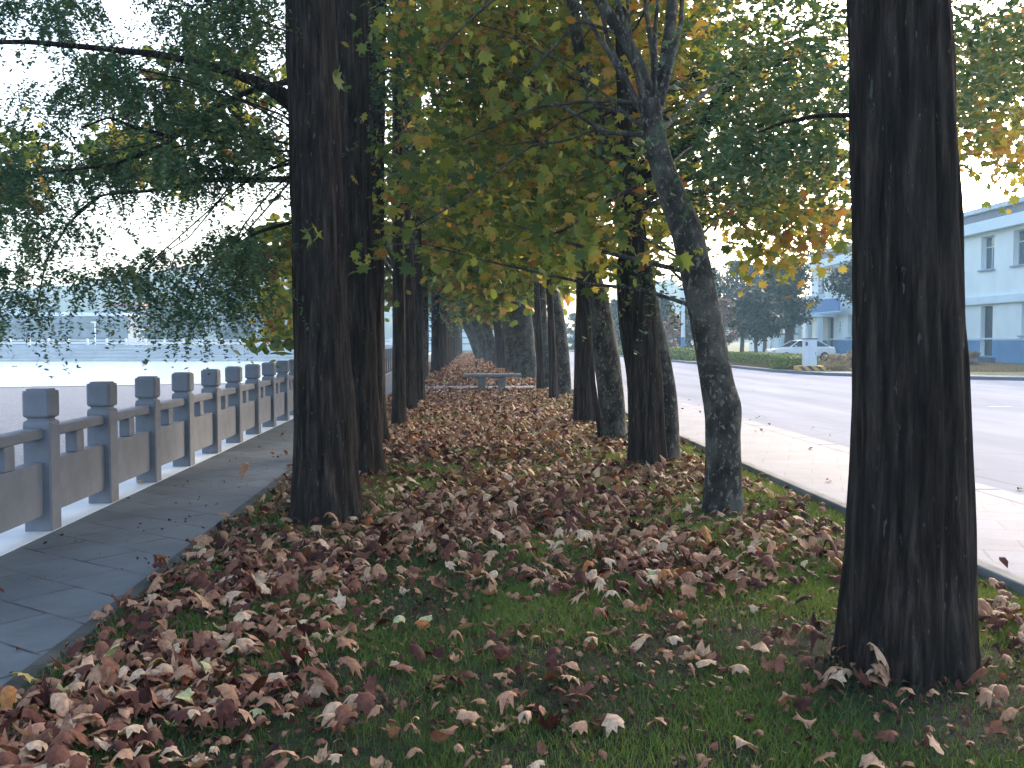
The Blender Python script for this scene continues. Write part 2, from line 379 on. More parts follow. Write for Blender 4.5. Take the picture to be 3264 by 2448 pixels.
# ------------------------------------------------------------------ near stone railing
RX = -3.30
rail = thing('stone_railing', 'grey granite railing with block topped posts along the waterside path', 'railing', (RX, 7.97, 0.0))
def lathe_square(profile, chamf=0.12):
    v = []; f = []
    for z, r in profile:
        c = r * chamf * 2
        for x, y in ((r - c, -r), (r, -r + c), (r, r - c), (r - c, r), (-r + c, r), (-r, r - c), (-r, -r + c), (-r + c, -r)): v.append((x, y, z))
    n = len(profile)
    for j in range(n - 1):
        for i in range(8): k = (i + 1) % 8; f.append((j * 8 + i, j * 8 + k, (j + 1) * 8 + k, (j + 1) * 8 + i))
    f.append(tuple(range(7, -1, -1))); f.append(tuple((n - 1) * 8 + i for i in range(8)))
    me = bpy.data.meshes.new('p'); me.from_pydata(v, [], f); me.update(); return me
post_me = lathe_square([(-0.03, 0.105), (0.84, 0.105), (0.865, 0.10), (0.875, 0.082), (0.892, 0.078)], 0.06)
cap_me = lathe_square([(0.888, 0.078), (0.90, 0.10), (0.915, 0.107), (1.085, 0.107), (1.105, 0.104), (1.105, 0.086), (1.12, 0.084)], 0.10)
post_me.materials.append(M['granite']); cap_me.materials.append(M['granite'])
SP = 1.335
panel_mb = MB().box((0, 0, 0.34), (0.10, SP - 0.215, 0.42)); railm = MB().box((0, 0, 0.775), (0.11, SP - 0.215, 0.085)); stubm = MB().box((0, 0, 0.6415), (0.10, 0.17, 0.18))
pm = pr = ps = None
NP = 48
for k in range(-2, NP):
    o = bpy.data.objects.new('post', post_me); COL.objects.link(o); o.parent = rail; o.location = (0, k * SP, 0)
    o.rotation_euler[2] = random.Random(k).uniform(-0.03, 0.03)
    c = bpy.data.objects.new('cap', cap_me); COL.objects.link(c); c.parent = o
    yy = (k + 0.5) * SP
    if pm is None:
        a = panel_mb.build('panel', M['granite'], rail, 0.006); b = railm.build('top_rail', M['granite'], rail, 0.012); d = stubm.build('stub', M['granite'], rail, 0.01)
        pm, pr, ps = a, b, d
    else:
        a, b, d = pm.copy(), pr.copy(), ps.copy()
        for q in (a, b, d): COL.objects.link(q); q.parent = rail
    for q in (a, b, d): q.location = (0, yy, 0)

# ------------------------------------------------------------------ tubes and leaves
def catmull(pts, m):
    """smooth curve through the points, evenly spaced along its length"""
    pts = np.asarray(pts, float); d = np.concatenate([[0], np.cumsum(np.linalg.norm(np.diff(pts[:, :3], axis=0), axis=1) + 1e-6)])
    t = np.linspace(0, d[-1], m); q = np.stack([np.interp(t, d, pts[:, k]) for k in range(pts.shape[1])], 1)
    for _ in range(max(3, m // 14)): q[1:-1] = (q[:-2] + 2 * q[1:-1] + q[2:]) / 4
    return q
def tube(pts, rad, sides=8, disp=None):
    """pts (n,3) rad (n,) -> verts, quads ; disp(theta, s)->radius multiplier array"""
    pts = np.asarray(pts, float); rad = np.asarray(rad, float); n = len(pts)
    T = np.gradient(pts, axis=0); T /= np.linalg.norm(T, axis=1)[:, None] + 1e-9
    ref = np.array([0, 1.0, 0]) if abs(T[:, 1]).mean() < 0.8 else np.array([1.0, 0, 0])
    A = np.cross(T, ref); A /= np.linalg.norm(A, axis=1)[:, None] + 1e-9; B = np.cross(T, A)
    th = np.arange(sides) * 2 * math.pi / sides
    s = np.concatenate([[0], np.cumsum(np.linalg.norm(np.diff(pts, axis=0), axis=1))])
    R = rad[:, None] * np.ones((1, sides))
    if disp is not None: R = R * disp(th[None, :], s[:, None])
    V = pts[:, None] + R[..., None] * (np.cos(th)[None, :, None] * A[:, None] + np.sin(th)[None, :, None] * B[:, None])
    i = np.arange(n - 1)[:, None] * sides; j = np.arange(sides)[None]; k = (j + 1) % sides
    Q = np.stack([i + j, i + k, i + sides + k, i + sides + j], -1).reshape(-1, 4)
    return V.reshape(-1, 3), Q
class Acc:
    def __init__(s): s.v = []; s.q = []; s.n = 0
    def add(s, v, q): s.v.append(v); s.q.append(q + s.n); s.n += len(v)
    def mesh(s, name): return np_mesh(name, np.vstack(s.v), np.vstack(s.q), 4)
LOBED = np.array([(0, -0.42), (0.30, -0.40), (0.26, -0.22), (0.55, -0.10), (0.30, 0.05), (0.42, 0.38), (0.13, 0.26), (0, 0.62),
                  (-0.13, 0.26), (-0.42, 0.38), (-0.30, 0.05), (-0.55, -0.10), (-0.26, -0.22), (-0.30, -0.40)])
FIVE = np.array([(0, -0.45), (0.42, -0.35), (0.40, 0.0), (0.38, 0.36), (0.0, 0.6), (-0.38, 0.36), (-0.40, 0.0), (-0.42, -0.35)])
RHOMB = np.array([(0, -0.5), (0.42, 0.02), (0, 0.55), (-0.42, 0.02)])
NEEDLE = np.array([(0, -0.5), (0.13, 0.0), (0, 0.5), (-0.13, 0.0)])
def frames(rng, nrm, tan=None):
    n = len(nrm); nrm = nrm / (np.linalg.norm(nrm, axis=1)[:, None] + 1e-9)
    if tan is None: tan = rng.normal(size=(n, 3))
    A = np.cross(nrm, tan); A /= np.linalg.norm(A, axis=1)[:, None] + 1e-9
    B = np.cross(A, nrm); return A, B, nrm          # A right, B along, nrm up
def leaves_mesh(name, rng, c, nrm, size, rnd, shape, tan=None, curl=0.15):
    n = len(c); A, B, Nn = frames(rng, nrm, tan); k = len(shape)
    x = shape[:, 0][None] * size[:, None]; y = shape[:, 1][None] * size[:, None]
    cu = (rng.random(n) * 2 - 1)[:, None] * curl + curl * 0.5
    z = -(x * x + 0.6 * y * y) / size[:, None] * cu * 4 + rng.normal(size=(n, k)) * size[:, None] * curl * 0.15
    V = c[:, None] + x[..., None] * A[:, None] + y[..., None] * B[:, None] + z[..., None] * Nn[:, None]
    if k == 4:
        f = (np.arange(n)[:, None] * 4 + np.arange(4)[None])
        return np_mesh(name, V.reshape(-1, 3), f, 4, rnd)
    V = np.concatenate([V, c[:, None]], 1)       # centre last
    b = np.arange(n)[:, None, None] * (k + 1); i = np.arange(k)
    tri = np.stack([np.full(k, k), i, (i + 1) % k], -1)[None] + b
    return np_mesh(name, V.reshape(-1, 3), tri.reshape(-1, 3), 3, np.repeat(rnd, k))

def limb_to(a, b, rng, sag=0.15, n=7):
    a = np.asarray(a, float); b = np.asarray(b, float); L = np.linalg.norm(b - a)
    t = np.linspace(0, 1, n)[:, None]; p = a + (b - a) * t
    p[:, 2] += (np.sin(t[:, 0] * math.pi) * sag * L)
    p[1:-1] += rng.normal(size=(n - 2, 3)) * L * 0.035; p[1:-1] = (p[:-2] + p[1:-1] + p[2:]) / 3
    return p

def conifer_disp(seed, S, amp=0.09, flutes=5):
    lat = lattice(seed, 48, 400); r = random.Random(seed); ph = [r.uniform(0, 6.28) for _ in range(4)]
    def d(th, s):
        u = th / (2 * math.pi) * 48
        s = np.maximum(s - 0.43, 0); rid = vnoise(lat, u, s * 3.0) - 0.5
        flare = 1 + (0.15 + 0.12 * np.sin(flutes * th + ph[2]) + 0.07 * np.sin(9 * th + ph[3])) * np.exp(-s / 0.22) + 0.12 * np.exp(-s / 1.0)
        fl = 1 + 0.05 * np.sin(flutes * th + ph[0] + 0.4 * s) + 0.018 * np.sin(13 * th + ph[3] + np.sin(s * 0.7)) + 0.035 * np.sin(3 * th + ph[1] - 0.3 * s) + 0.06 * np.exp(-s / 0.6) * np.sin(flutes * th + ph[2])
        gr_ = 0.0
        if seed == 21:
            for a0, w0, d0 in ((1.86, 0.12, 0.15), (1.1, 0.08, 0.05), (2.45, 0.09, 0.07), (0.55, 0.09, 0.05)): gr_ = gr_ - d0 * np.exp(-((((th + math.pi - a0) % (2 * math.pi)) - math.pi + 0.06 * np.sin(s * 1.7 + a0)) / w0) ** 2)
        return flare * fl * (1 + amp * rid + gr_)
    return d
BURL = math.pi - 0.25
def plane_disp(seed, S):
    lat = lattice(seed, 10, 200); lat2 = lattice(seed + 1, 30, 300); r = random.Random(seed); ph = r.uniform(0, 6.28)
    def d(th, s):
        s = np.maximum(s - 0.43, 0); n1 = vnoise(lat, th / (2 * math.pi) * 10, s * 2.5) - 0.5; n2 = vnoise(lat2, th / (2 * math.pi) * 30, s * 9) - 0.5
        bu = 0.0
        if seed == 22: bu = 0.17 * np.exp(-((((th + math.pi - BURL) % (2 * math.pi)) - math.pi) / 0.55) ** 2) * np.exp(-((s - 0.92) / 0.13) ** 2)
        return (1 + bu) * (1 + 0.30 * np.exp(-s / 0.13) * (1 + 0.3 * np.sin(3 * th + ph))) * (1 + 0.12 * n1 + 0.04 * n2)
    return d

def build_tree(name, label, group, kind, path, crown, limbs=(), seed=1, near=1.0, sides=None, cat='tree', extra_clumps=(), bumps=(), singles=()):
    """path: list of (x,y,z,r) world; crown dict; limbs: list of lists (x,y,z,r)"""
    rng = np.random.default_rng(seed); path = np.asarray(path, float); base = path[0, :3].copy()
    gz = float(lawn_z(np.array([base[0]]), np.array([base[1]]))[0]) if crown.get('lawn', True) else crown.get('gz', 0.1)
    root = thing(name, label, cat, (base[0], base[1], gz), 0, group)
    off = np.array([base[0], base[1], gz])
    path[0, 2] = gz - 0.02; path = np.vstack([[path[0, 0] * 1.0, path[0, 1], gz - 0.45, path[0, 3]], path])
    m = int(40 + 120 * near); sides = sides or int(14 + 60 * near)
    q = catmull(path, m)
    D = conifer_disp(seed, sides) if kind == 'conifer' else plane_disp(seed, sides)
    acc = Acc(); v, f = tube(q[:, :3] - off, np.maximum(q[:, 3], 0.01), sides, D)
    for (bz, bth, bw, bh) in bumps: pass
    acc.add(v, f)
    for L in limbs:
        L = np.asarray(L, float); lq = catmull(L, 8 * len(L)); v, f = tube(lq[:, :3] - off, np.maximum(lq[:, 3], 0.004), 10 if near > 0.3 else 6)
        acc.add(v, f)
    # clumps
    C = crown; nc = C['n']; cc = np.array(C['c'], float); rr = np.array(C['r'], float)
    dirs = rng.normal(size=(nc, 3)); dirs /= np.linalg.norm(dirs, axis=1)[:, None]
    cl = cc + dirs * rr * (rng.random(nc)[:, None] ** 0.45)
    zmin = C.get('zmin', 2.4)
    cl[:, 2] = np.where(cl[:, 2] < zmin, zmin + rng.random(nc) * 0.8, cl[:, 2])
    if len(extra_clumps): cl = np.vstack([cl, np.asarray(extra_clumps, float)])
    nc = len(cl)
    # branches to clumps
    tz = q[:, 2]
    for i in range(nc):
        if rng.random() > C.get('bfrac', 0.8): continue
        h = max(min(cl[i, 2] - 0.25 * np.linalg.norm(cl[i, :2] - cc[:2]) - 0.2, path[-1, 2] - 0.3), min(C.get('hmin', 2.0), path[-1, 2] * 0.5))
        a = q[np.argmin(abs(tz - h)), :3]
        bp = limb_to(a, cl[i], rng, C.get('sag', 0.08)); L = np.linalg.norm(cl[i] - a)
        r0 = 0.006 + C.get('bk', 0.006) * L
        v, f = tube(bp - off, np.linspace(r0, 0.005, len(bp)), 5); acc.add(v, f)
    link('trunk', acc.mesh('trunk'), C.get('bark') or (M['barkc'] if kind == 'conifer' else M['barkp']), root, True)
    sp = C.get('spread', 0.45); per = C['per']
    if C.get('foliage', kind) == 'conifer':
        # drooping sprays: each clump has strands with side leaflets
        ns = C.get('strands', 10); st = C.get('steps', 16); ls = C.get('ls', 0.05)
        aa = rng.random(nc) * 2 * math.pi; n = nc * ns; ax = np.repeat(np.stack([np.cos(aa), np.sin(aa), np.zeros(nc)], 1), ns, 0); c0 = np.repeat(cl, ns, 0) + rng.normal(size=(n, 3)) * np.array([sp, sp, sp * 0.5]) * 0.45 + ax * (rng.random(n)[:, None] - 0.5) * sp * 3.6
        ang = np.repeat(aa, ns) + rng.normal(size=n) * 0.6; Ls = C.get('slen', 0.55) * (0.5 + rng.random(n))
        out = np.stack([np.cos(ang), np.sin(ang), np.full(n, -0.25)], 1)
        t = np.linspace(0, 1, st)[None, :, None]
        P_ = c0[:, None] + out[:, None] * t * Ls[:, None, None] * 0.8
        P_[..., 2] -= (t[..., 0] ** 2) * Ls[:, None] * C.get('droop', 0.8)
        P_ = P_.reshape(-1, 3); nn = len(P_)
        Pp = np.repeat(P_, 2, 0) + rng.normal(size=(nn * 2, 3)) * ls * 0.25
        side = np.tile([1.0, -1.0], nn); o2 = np.repeat(np.repeat(out, st, 0), 2, 0)
        tan = np.cross(o2, np.array([0, 0, 1.0])) * side[:, None] + o2 * 0.6 + rng.normal(size=(nn * 2, 3)) * 0.45
        nrm = np.array([0, 0, 1.0]) + rng.normal(size=(nn * 2, 3)) * 0.6
        size = ls * (0.7 + 0.7 * rng.random(nn * 2))
        crv = np.clip(np.repeat(rng.random(nc), ns * st * 2) * 0.6 + rng.random(nn * 2) * 0.4, 0, 1)
        sh = NEEDLE * np.array([C.get('fat', 1.3), 1])
        me = leaves_mesh('crown', rng, Pp - off, nrm, size, crv, sh, tan, 0.05)
    else:
        n = nc * per
        r = rng.normal(size=(n, 3)) * np.array([sp, sp, sp * 0.6]); c0 = np.repeat(cl, per, 0) + r
        if len(singles):
            sg_ = np.repeat(np.asarray(singles, float), 4, 0); c0 = np.vstack([c0, sg_ + rng.normal(size=sg_.shape) * 0.055]); n = len(c0)
        nrm = np.array([0, 0, 0.8]) + rng.normal(size=(n, 3)) * 0.75
        size = C.get('ls', 0.16) * (0.55 + 0.75 * rng.random(n))
        tone = np.resize(np.repeat(rng.random(nc), per), n)
        rv = np.clip(tone * 0.35 + rng.random(n) ** 1.2 * 0.65 + C.get('tone', 0.0), 0, 1)
        tan = np.tile(np.array([0, 0, -1.0]), (n, 1)) + rng.normal(size=(n, 3)) * 0.8
        me = leaves_mesh('crown', rng, c0 - off, nrm, size, rv, C.get('shape', FIVE), tan, 0.18)
    link('crown', me, C.get('mat') or (M['needle'] if kind == 'conifer' else M['plane_leaf']), root)
    return root

def px_path(pts, Y0, lean=0.0):
    """pts: (dx, dy, w) in D pixels, first is the base on the ground; all at depth Y0 (+lean per metre up)"""
    out = []; Y0 = G(pts[0][0], pts[0][1], 0.05)[1]
    for i, (dx, dy, w) in enumerate(pts):
        p = G(dx, dy, 0.05) if i == 0 else P(dx, dy, Y0)
        out.append((p[0], p[1], p[2], w / 2 * p[1] / FD))
    return out
def extend(path, h, r_end=0.05, dx=0.0):
    p = path[-1]; q = path[-2]; k = (h - p[2]) / max(p[2] - q[2], 0.1); k = min(k, 3)
    return path + [(p[0] + (p[0] - q[0]) * k * 0.4 + dx, p[1], h, r_end)]
def px_limb(pts, Ya, Yb, ext=None):
    out = []; n = len(pts)
    for i, (dx, dy, w) in enumerate(pts):
        Y = Ya + (Yb - Ya) * i / (n - 1); p = P(dx, dy, Y); out.append((p[0], p[1], p[2], w / 2 * Y / FD))
    return out

# ------------------------------------------------------------------ trees of the avenue
GL = 'dark conifers in the left row'; GRC = 'dark conifers in the right row'; GRP = 'mottled plane trees in the right row'
def clumps_in(boxes, seed, Y0, Y1):
    """boxes: (x0, y0, x1, y1, count) in D pixels -> world clump centres between depths"""
    r = random.Random(seed); out = []
    for x0, y0, x1, y1, n in boxes:
        for _ in range(n):
            out.append(P(r.uniform(x0, x1), r.uniform(y0, y1), r.uniform(Y0, Y1)))
    return out
def con_crown(x, Y, **k):
    d = dict(c=(x, Y, 8.2), r=(1.9, 1.9, 4.6), n=70, zmin=3.6, spread=0.4, strands=7, steps=12, ls=0.075, per=0, fat=1.7, bfrac=0.3, hmin=3); d.update(k); return d
def pl_crown(x, Y, **k):
    d = dict(c=(x, Y, 5.3), r=(2.6, 2.6, 2.9), n=110, zmin=2.5, spread=0.34, per=74, ls=0.14, tone=-0.05, bfrac=0.4, bk=0.004); d.update(k); return d

# --- nearest left conifer with its long limbs over the path
L1 = extend(px_path([(705, 1135, 132), (700, 1050, 127), (700, 900, 122), (693, 700, 112), (684, 450, 108), (675, 200, 106), (668, 0, 104)], 8.15), 12)
limbs1 = [px_limb([(665, 262, 46), (625, 214, 38), (575, 186, 27), (500, 155, 20), (430, 137, 17), (350, 118, 15), (250, 108, 13), (150, 98, 12), (60, 90, 11), (-60, 92, 9)], 8.1, 7.2),
          px_limb([(665, 165, 16), (530, 200, 12), (431, 249, 10), (388, 293, 9), (337, 320, 9), (286, 340, 8), (243, 357, 7), (168, 364, 6), (60, 380, 4)], 8.1, 7.6),
          px_limb([(371, 297, 9), (330, 285, 9), (293, 276, 8), (236, 253, 5), (175, 276, 4)], 7.9, 7.6),
          px_limb([(660, 385, 16), (600, 388, 14), (455, 388, 11), (337, 411, 8), (216, 421, 5), (150, 470, 3)], 8.1, 8.4),
          px_limb([(665, 470, 10), (560, 500, 7), (490, 540, 5), (430, 600, 4), (400, 690, 3)], 8.2, 8.0),
          px_limb([(216, 421, 7), (150, 480, 5), (100, 560, 4), (80, 660, 3)], 8.3, 7.7)]
boxes = [(-60, -40, 60, 70, 9), (90, -60, 220, 85, 20), (300, -60, 650, 60, 34), (430, 60, 640, 165, 20), (120, 120, 330, 225, 20), (330, 150, 480, 215, 9),
         (60, 200, 250, 270, 11), (250, 215, 640, 300, 26), (440, 290, 640, 340, 14), (0, 290, 200, 420, 24), (200, 340, 330, 420, 10), (0, 400, 180, 560, 30), (330, 350, 640, 420, 22),
         (0, 540, 60, 690, 13), (70, 560, 130, 660, 9), (150, 560, 215, 640, 5), (230, 590, 330, 640, 8), (330, 580, 450, 690, 15),
         (400, 640, 425, 720, 3), (455, 560, 560, 690, 14), (480, 500, 640, 580, 12), (560, 560, 640, 620, 6), (-100, 280, 0, 700, 22)]
boxes = [(a, b - 35, min(c, 545), d - 40, max(1, int(n * (0.30 if c < 220 else 0.43)))) for a, b, c, d, n in boxes]
build_tree('conifer_tree', 'nearest dark trunk of the left row, its long limbs reaching over the railing', GL, 'conifer', L1,
           con_crown(-1.2, 8.2, n=90, c=(-2.2, 7.6, 7.6), r=(3.0, 3.2, 2.4), zmin=5.3, spread=0.17, bfrac=0.10, bk=0.002, strands=16, steps=24, ls=0.036, fat=1.7, slen=0.34, droop=0.9),  # crown widened overhead, above the view, to shade the path and lawn
           limbs1, 11, 1.0, extra_clumps=clumps_in(boxes, 3, 7.0, 9.4))
L2 = extend(px_path([(776, 1032, 84), (772, 900, 82), (765, 600, 76), (760, 300, 72), (757, 0, 70)], 10.9), 12)
build_tree('conifer_tree', 'second dark trunk of the left row, half hidden behind the nearest one', GL, 'conifer', L2, con_crown(-1.2, 11, n=110, c=(-2.0, 10.5, 8.0), zmin=5.2, r=(2.8, 2.6, 3.6), ls=0.06, steps=14, bfrac=0.2, bk=0.003), [], 12, 0.7,  # upper crown also spread wide out of view, added to darken the ground
           extra_clumps=clumps_in([(560, -20, 640, 330, 18), (800, 40, 900, 350, 12)], 5, 10.5, 12.5))
L3 = extend(px_path([(800, 962, 62), (800, 700, 56), (806, 300, 46), (812, 0, 44)], 13.6), 12)
build_tree('conifer_tree', 'third dark trunk of the left row, a sliver behind the second', GL, 'conifer', L3, con_crown(-1.2, 13.6, zmin=4.2), [], 13, 0.5)
L4 = extend(px_path([(861, 922, 28), (862, 800, 27), (862, 650, 26), (860, 400, 24), (858, 150, 22)], 17.4), 11)
build_tree('conifer_tree', 'slim dark trunk at the left end of a tight group of three by the path', GL, 'conifer', L4, con_crown(-1.0, 17.4, zmin=3.4), [], 14, 0.4)
L5 = extend(px_path([(885, 892, 25), (884, 700, 25), (880, 400, 22)], 20.7), 11)
build_tree('conifer_tree', 'slim dark trunk in the middle of the tight group of three', GL, 'conifer', L5, con_crown(-1.2, 20.7, zmin=3.2), [], 15, 0.4)
L6 = extend(px_path([(905, 873, 23), (903, 700, 23), (898, 450, 20)], 23.5), 11)
build_tree('conifer_tree', 'slim dark trunk at the right end of the tight group of three', GL, 'conifer', L6, con_crown(-1.0, 23.5, zmin=3.0), [], 16, 0.35)
far_left = [(34.5, -1.25, 0.36, 'p', 'pale barked trunk just beyond the cross path on the left'), (42, -1.0, 0.38, 'c', 'dark trunk right behind the pale one on the left beyond the cross path'),
            (48, -0.95, 0.4, 'c', None), (54, -0.85, 0.42, 'c', None), (60, -0.75, 0.42, 'c', None), (66, -0.65, 0.42, 'c', None), (73, -0.5, 0.42, 'c', None), (81, -0.35, 0.45, 'c', None), (90, -0.15, 0.45, 'c', None), (100, 0.05, 0.45, 'c', None)]
ordn = ['third', 'fourth', 'fifth', 'sixth', 'seventh', 'eighth', 'ninth', 'tenth']
kk = 0
for i, (Y, x, w, t, lab) in enumerate(far_left):
    if lab is None: lab = '%s trunk beyond the cross path in the left row, dark and crowded' % ordn[kk]; kk += 1
    pth = [(x, Y, 0, w / 2), (x, Y, 3, w / 2 * 0.95), (x - 0.1, Y, 6, w / 2 * 0.8), (x - 0.1, Y, 10.5, 0.06)]
    if t == 'c': build_tree('conifer_tree', lab, GL, 'conifer', pth, con_crown(x - 0.2, Y, n=46, c=(x - 0.2, Y, 6.4), r=(2.3, 2.4, 4.2), zmin=2.7, strands=5, steps=9, ls=0.16, fat=2.2, slen=0.8, bfrac=0.3), [], 30 + i, 0.12)
    else: build_tree('plane_tree', lab, 'mottled plane trees in the left row', 'plane', pth, pl_crown(x - 0.3, Y, n=80, zmin=2.6, per=60, ls=0.22, bfrac=0.15), [], 30 + i, 0.15,
        extra_clumps=clumps_in([(180, 280, 420, 440, 7), (380, 120, 600, 330, 8), (0, 300, 150, 480, 4), (575, 640, 640, 740, 5), (590, 470, 650, 640, 6)], 61, 15, 22))

# --- right row
R1 = extend(px_path([(1957, 1440, 250), (1960, 1300, 250), (1966, 1050, 238), (1966, 900, 229), (1962, 700, 222), (1957, 450, 216), (1950, 200, 210), (1944, 0, 205), (1940, -200, 200)], 4.54), 12, 0.06)
limbsR1 = [px_limb([(1900, 255, 16), (1843, 249, 12), (1776, 249, 10), (1700, 262, 8), (1640, 285, 4)], 4.6, 6.2)]
build_tree('conifer_tree', 'huge fluted dark trunk in the right foreground, nearest of all the trees', GRC, 'conifer', R1,
           con_crown(2.3, 5.6, n=110, c=(1.2, 5.2, 7.2), r=(3.2, 3.4, 2.4), zmin=4.6, spread=0.3, ls=0.055, steps=14, slen=0.4, bfrac=0.0, bk=0.002, fat=1.8, hmin=4.5), limbsR1, 21, 1.0, sides=150,  # unseen upper crown made broad so that it shades the lawn below
           extra_clumps=clumps_in([(1600, 90, 1840, 330, 26), (1680, -20, 1800, 120, 8), (2060, -20, 2212, 110, 16), (1560, 200, 1700, 330, 14), (2070, 110, 2212, 200, 6)], 8, 6.0, 8.5))
R2 = px_path([(1560, 1115, 80), (1562, 1000, 76), (1560, 900, 76), (1545, 800, 72), (1527, 700, 69), (1508, 600, 68), (1484, 500, 66), (1452, 420, 58), (1424, 340, 50), (1408, 260, 44), (1404, 215, 42)], 8.44)
limbsR2 = [px_limb([(1405, 240, 40), (1385, 150, 32), (1345, 75, 29), (1300, 10, 26), (1250, -80, 22), (1180, -220, 14)], 8.4, 8.0),
           px_limb([(1405, 235, 34), (1435, 150, 28), (1448, 60, 25), (1455, -40, 22), (1470, -200, 14)], 8.4, 8.8),
           px_limb([(1412, 232, 14), (1412, 130, 12), (1398, 40, 10), (1390, -60, 8)], 8.5, 8.6),
           px_limb([(1450, 262, 9), (1385, 222, 8), (1330, 218, 8), (1267, 219, 7), (1156, 232, 5), (1082, 266, 4), (998, 303, 3)], 8.4, 8.8),
           px_limb([(1345, 75, 9), (1250, 44, 7), (1183, 115, 6), (1150, 152, 5), (1126, 168, 3)], 8.2, 8.6),
           px_limb([(1290, 280, 6), (1220, 305, 5), (1150, 313, 5), (1099, 350, 5), (1015, 421, 4), (950, 460, 4), (897, 489, 3)], 9.0, 9.2),
           px_limb([(1420, 380, 9), (1325, 428, 7), (1270, 460, 6), (1217, 499, 5), (1130, 520, 3)], 9.0, 9.6),
           px_limb([(1180, -60, 8), (1065, 0, 6), (1015, 44, 5), (947, 111, 4)], 8.2, 8.6)]
R2x = clumps_in([(800, 20, 1250, 560, 56), (1200, 300, 1400, 560, 14), (1560, 380, 1840, 540, 10), (1450, 60, 1840, 330, 12), (1180, 520, 1330, 575, 4), (1380, 20, 1560, 330, 3)], 17, 8.9, 14)
build_tree('plane_tree', 'leaning mottled plane trunk with a burl, forking high up, left of the huge trunk', GRP, 'plane', R2,
           pl_crown(1.2, 9.3, c=(1.0, 9.6, 7.2), r=(3.0, 2.4, 2.6), n=60, zmin=4.9, per=30, spread=0.36, ls=0.125, tone=-0.10, shape=LOBED, bfrac=0.1, sag=0.04, bk=0.003), limbsR2, 22, 0.9, extra_clumps=R2x,
           singles=[P(690, 512, 7.3), P(760, 560, 7.6), P(800, 545, 8), P(865, 565, 7.4), P(1245, 568, 7.2), P(1180, 552, 7.5), P(1355, 500, 7.4), P(1375, 570, 7.2), P(1490, 552, 7.6), P(1290, 545, 7.8), P(740, 185, 7.4), P(800, 75, 7.6), P(1010, 560, 8), P(1100, 600, 8.4)])
# each hanging leaf cluster has its own twig down from the canopy

R3 = extend(px_path([(1394, 1012, 68), (1395, 920, 68), (1389, 800, 72), (1375, 700, 76), (1370, 600, 80), (1366, 500, 52), (1355, 350, 34), (1345, 200, 26), (1340, 0, 24)], 11.5), 11)
limbR3 = [px_limb([(1366, 400, 26), (1430, 345, 27), (1506, 303, 30), (1540, 240, 30), (1565, 190, 26), (1600, 150, 22), (1691, 128, 16), (1790, 90, 10)], 11.3, 9.6)]
build_tree('conifer_tree', 'dark bent trunk pressed against a mottled one, middle of the right row', GRC, 'conifer', R3, con_crown(2.3, 11.5, zmin=4.6, n=60, ls=0.06), limbR3, 23, 0.7,
           extra_clumps=clumps_in([(1480, 130, 1700, 330, 16), (1420, 280, 1560, 420, 12), (1330, 560, 1420, 600, 3)], 9, 9.6, 12))
R3b = extend(px_path([(1441, 1002, 52), (1440, 900, 54), (1427, 780, 50), (1412, 700, 40), (1392, 600, 38), (1342, 420, 34), (1290, 250, 30), (1240, 60, 26)], 12.2), 10)
build_tree('plane_tree', 'mottled trunk bulging out to the right behind the dark bent trunk', GRP, 'plane', R3b, pl_crown(2.6, 12.6, mat=M['plane_gold'], c=(2.2, 12.6, 5.4), r=(2.8, 2.3, 3.0), n=105, zmin=2.7, per=60, ls=0.13, tone=-0.06, shape=LOBED, bk=0.004, bfrac=0.25, hmin=3), [], 24, 0.6,
           extra_clumps=clumps_in([(2060, 60, 2260, 400, 34), (1560, 380, 1850, 560, 22), (1600, 200, 1860, 420, 12)], 19, 11, 15))
R4b = extend(px_path([(1325, 952, 62), (1320, 850, 58), (1305, 740, 56), (1295, 650, 44), (1262, 540, 36), (1215, 460, 32), (1160, 300, 30), (1130, 120, 30), (1118, 0, 28)], 14.9), 10)
build_tree('plane_tree', 'mottled trunk with a hollow foot, leaning left, next to a thin dark stem', GRP, 'plane', R4b, pl_crown(1.4, 15.2, n=130), [], 25, 0.5)
R4t = px_path([(1302, 957, 14), (1292, 900, 11), (1280, 820, 10), (1272, 760, 9), (1262, 660, 8), (1258, 560, 6), (1256, 430, 4)], 14.6)
build_tree('conifer_tree', 'thin dark stem slanting across the foot of the hollow mottled trunk', GRC, 'conifer', R4t, con_crown(1.9, 14.8, c=(1.9, 14.8, 4.2), r=(0.7, 0.6, 1.0), n=14, zmin=3.0), [], 26, 0.3)
R4 = extend(px_path([(1261, 917, 44), (1262, 800, 42), (1263, 650, 38), (1266, 450, 32)], 17.8), 11)
build_tree('conifer_tree', 'straight dark trunk left of the hollow mottled trunk', GRC, 'conifer', R4, con_crown(2.3, 17.8, zmin=3.6), [], 27, 0.45)
R5b = extend(px_path([(1218, 859, 34), (1216, 780, 32), (1208, 700, 29), (1196, 640, 27), (1160, 500, 23), (1120, 400, 21), (1000, 180, 18)], 26), 9.5)
build_tree('plane_tree', 'grey mottled trunk with a swollen side, short of the cross path', GRP, 'plane', R5b, pl_crown(1.3, 24, n=120, per=70, ls=0.2), [], 28, 0.35)
R5 = extend(px_path([(1196, 866, 17), (1194, 780, 16), (1188, 640, 14)], 24.7), 9)
build_tree('conifer_tree', 'skinny dark stem touching the swollen grey trunk', GRC, 'conifer', R5, con_crown(2.2, 24.7, zmin=3.4, n=40), [], 29, 0.3)
R6 = extend(px_path([(1169, 845, 15), (1166, 760, 15), (1160, 640, 13)], 29.7), 9)
build_tree('conifer_tree', 'thin dark stem standing at the edge of the cross path', GRC, 'conifer', R6, con_crown(2.3, 29.7, zmin=3.2, n=40), [], 41, 0.25)
R6b = extend(px_path([(1183, 841, 16), (1180, 760, 15), (1172, 640, 13)], 30.6), 9)
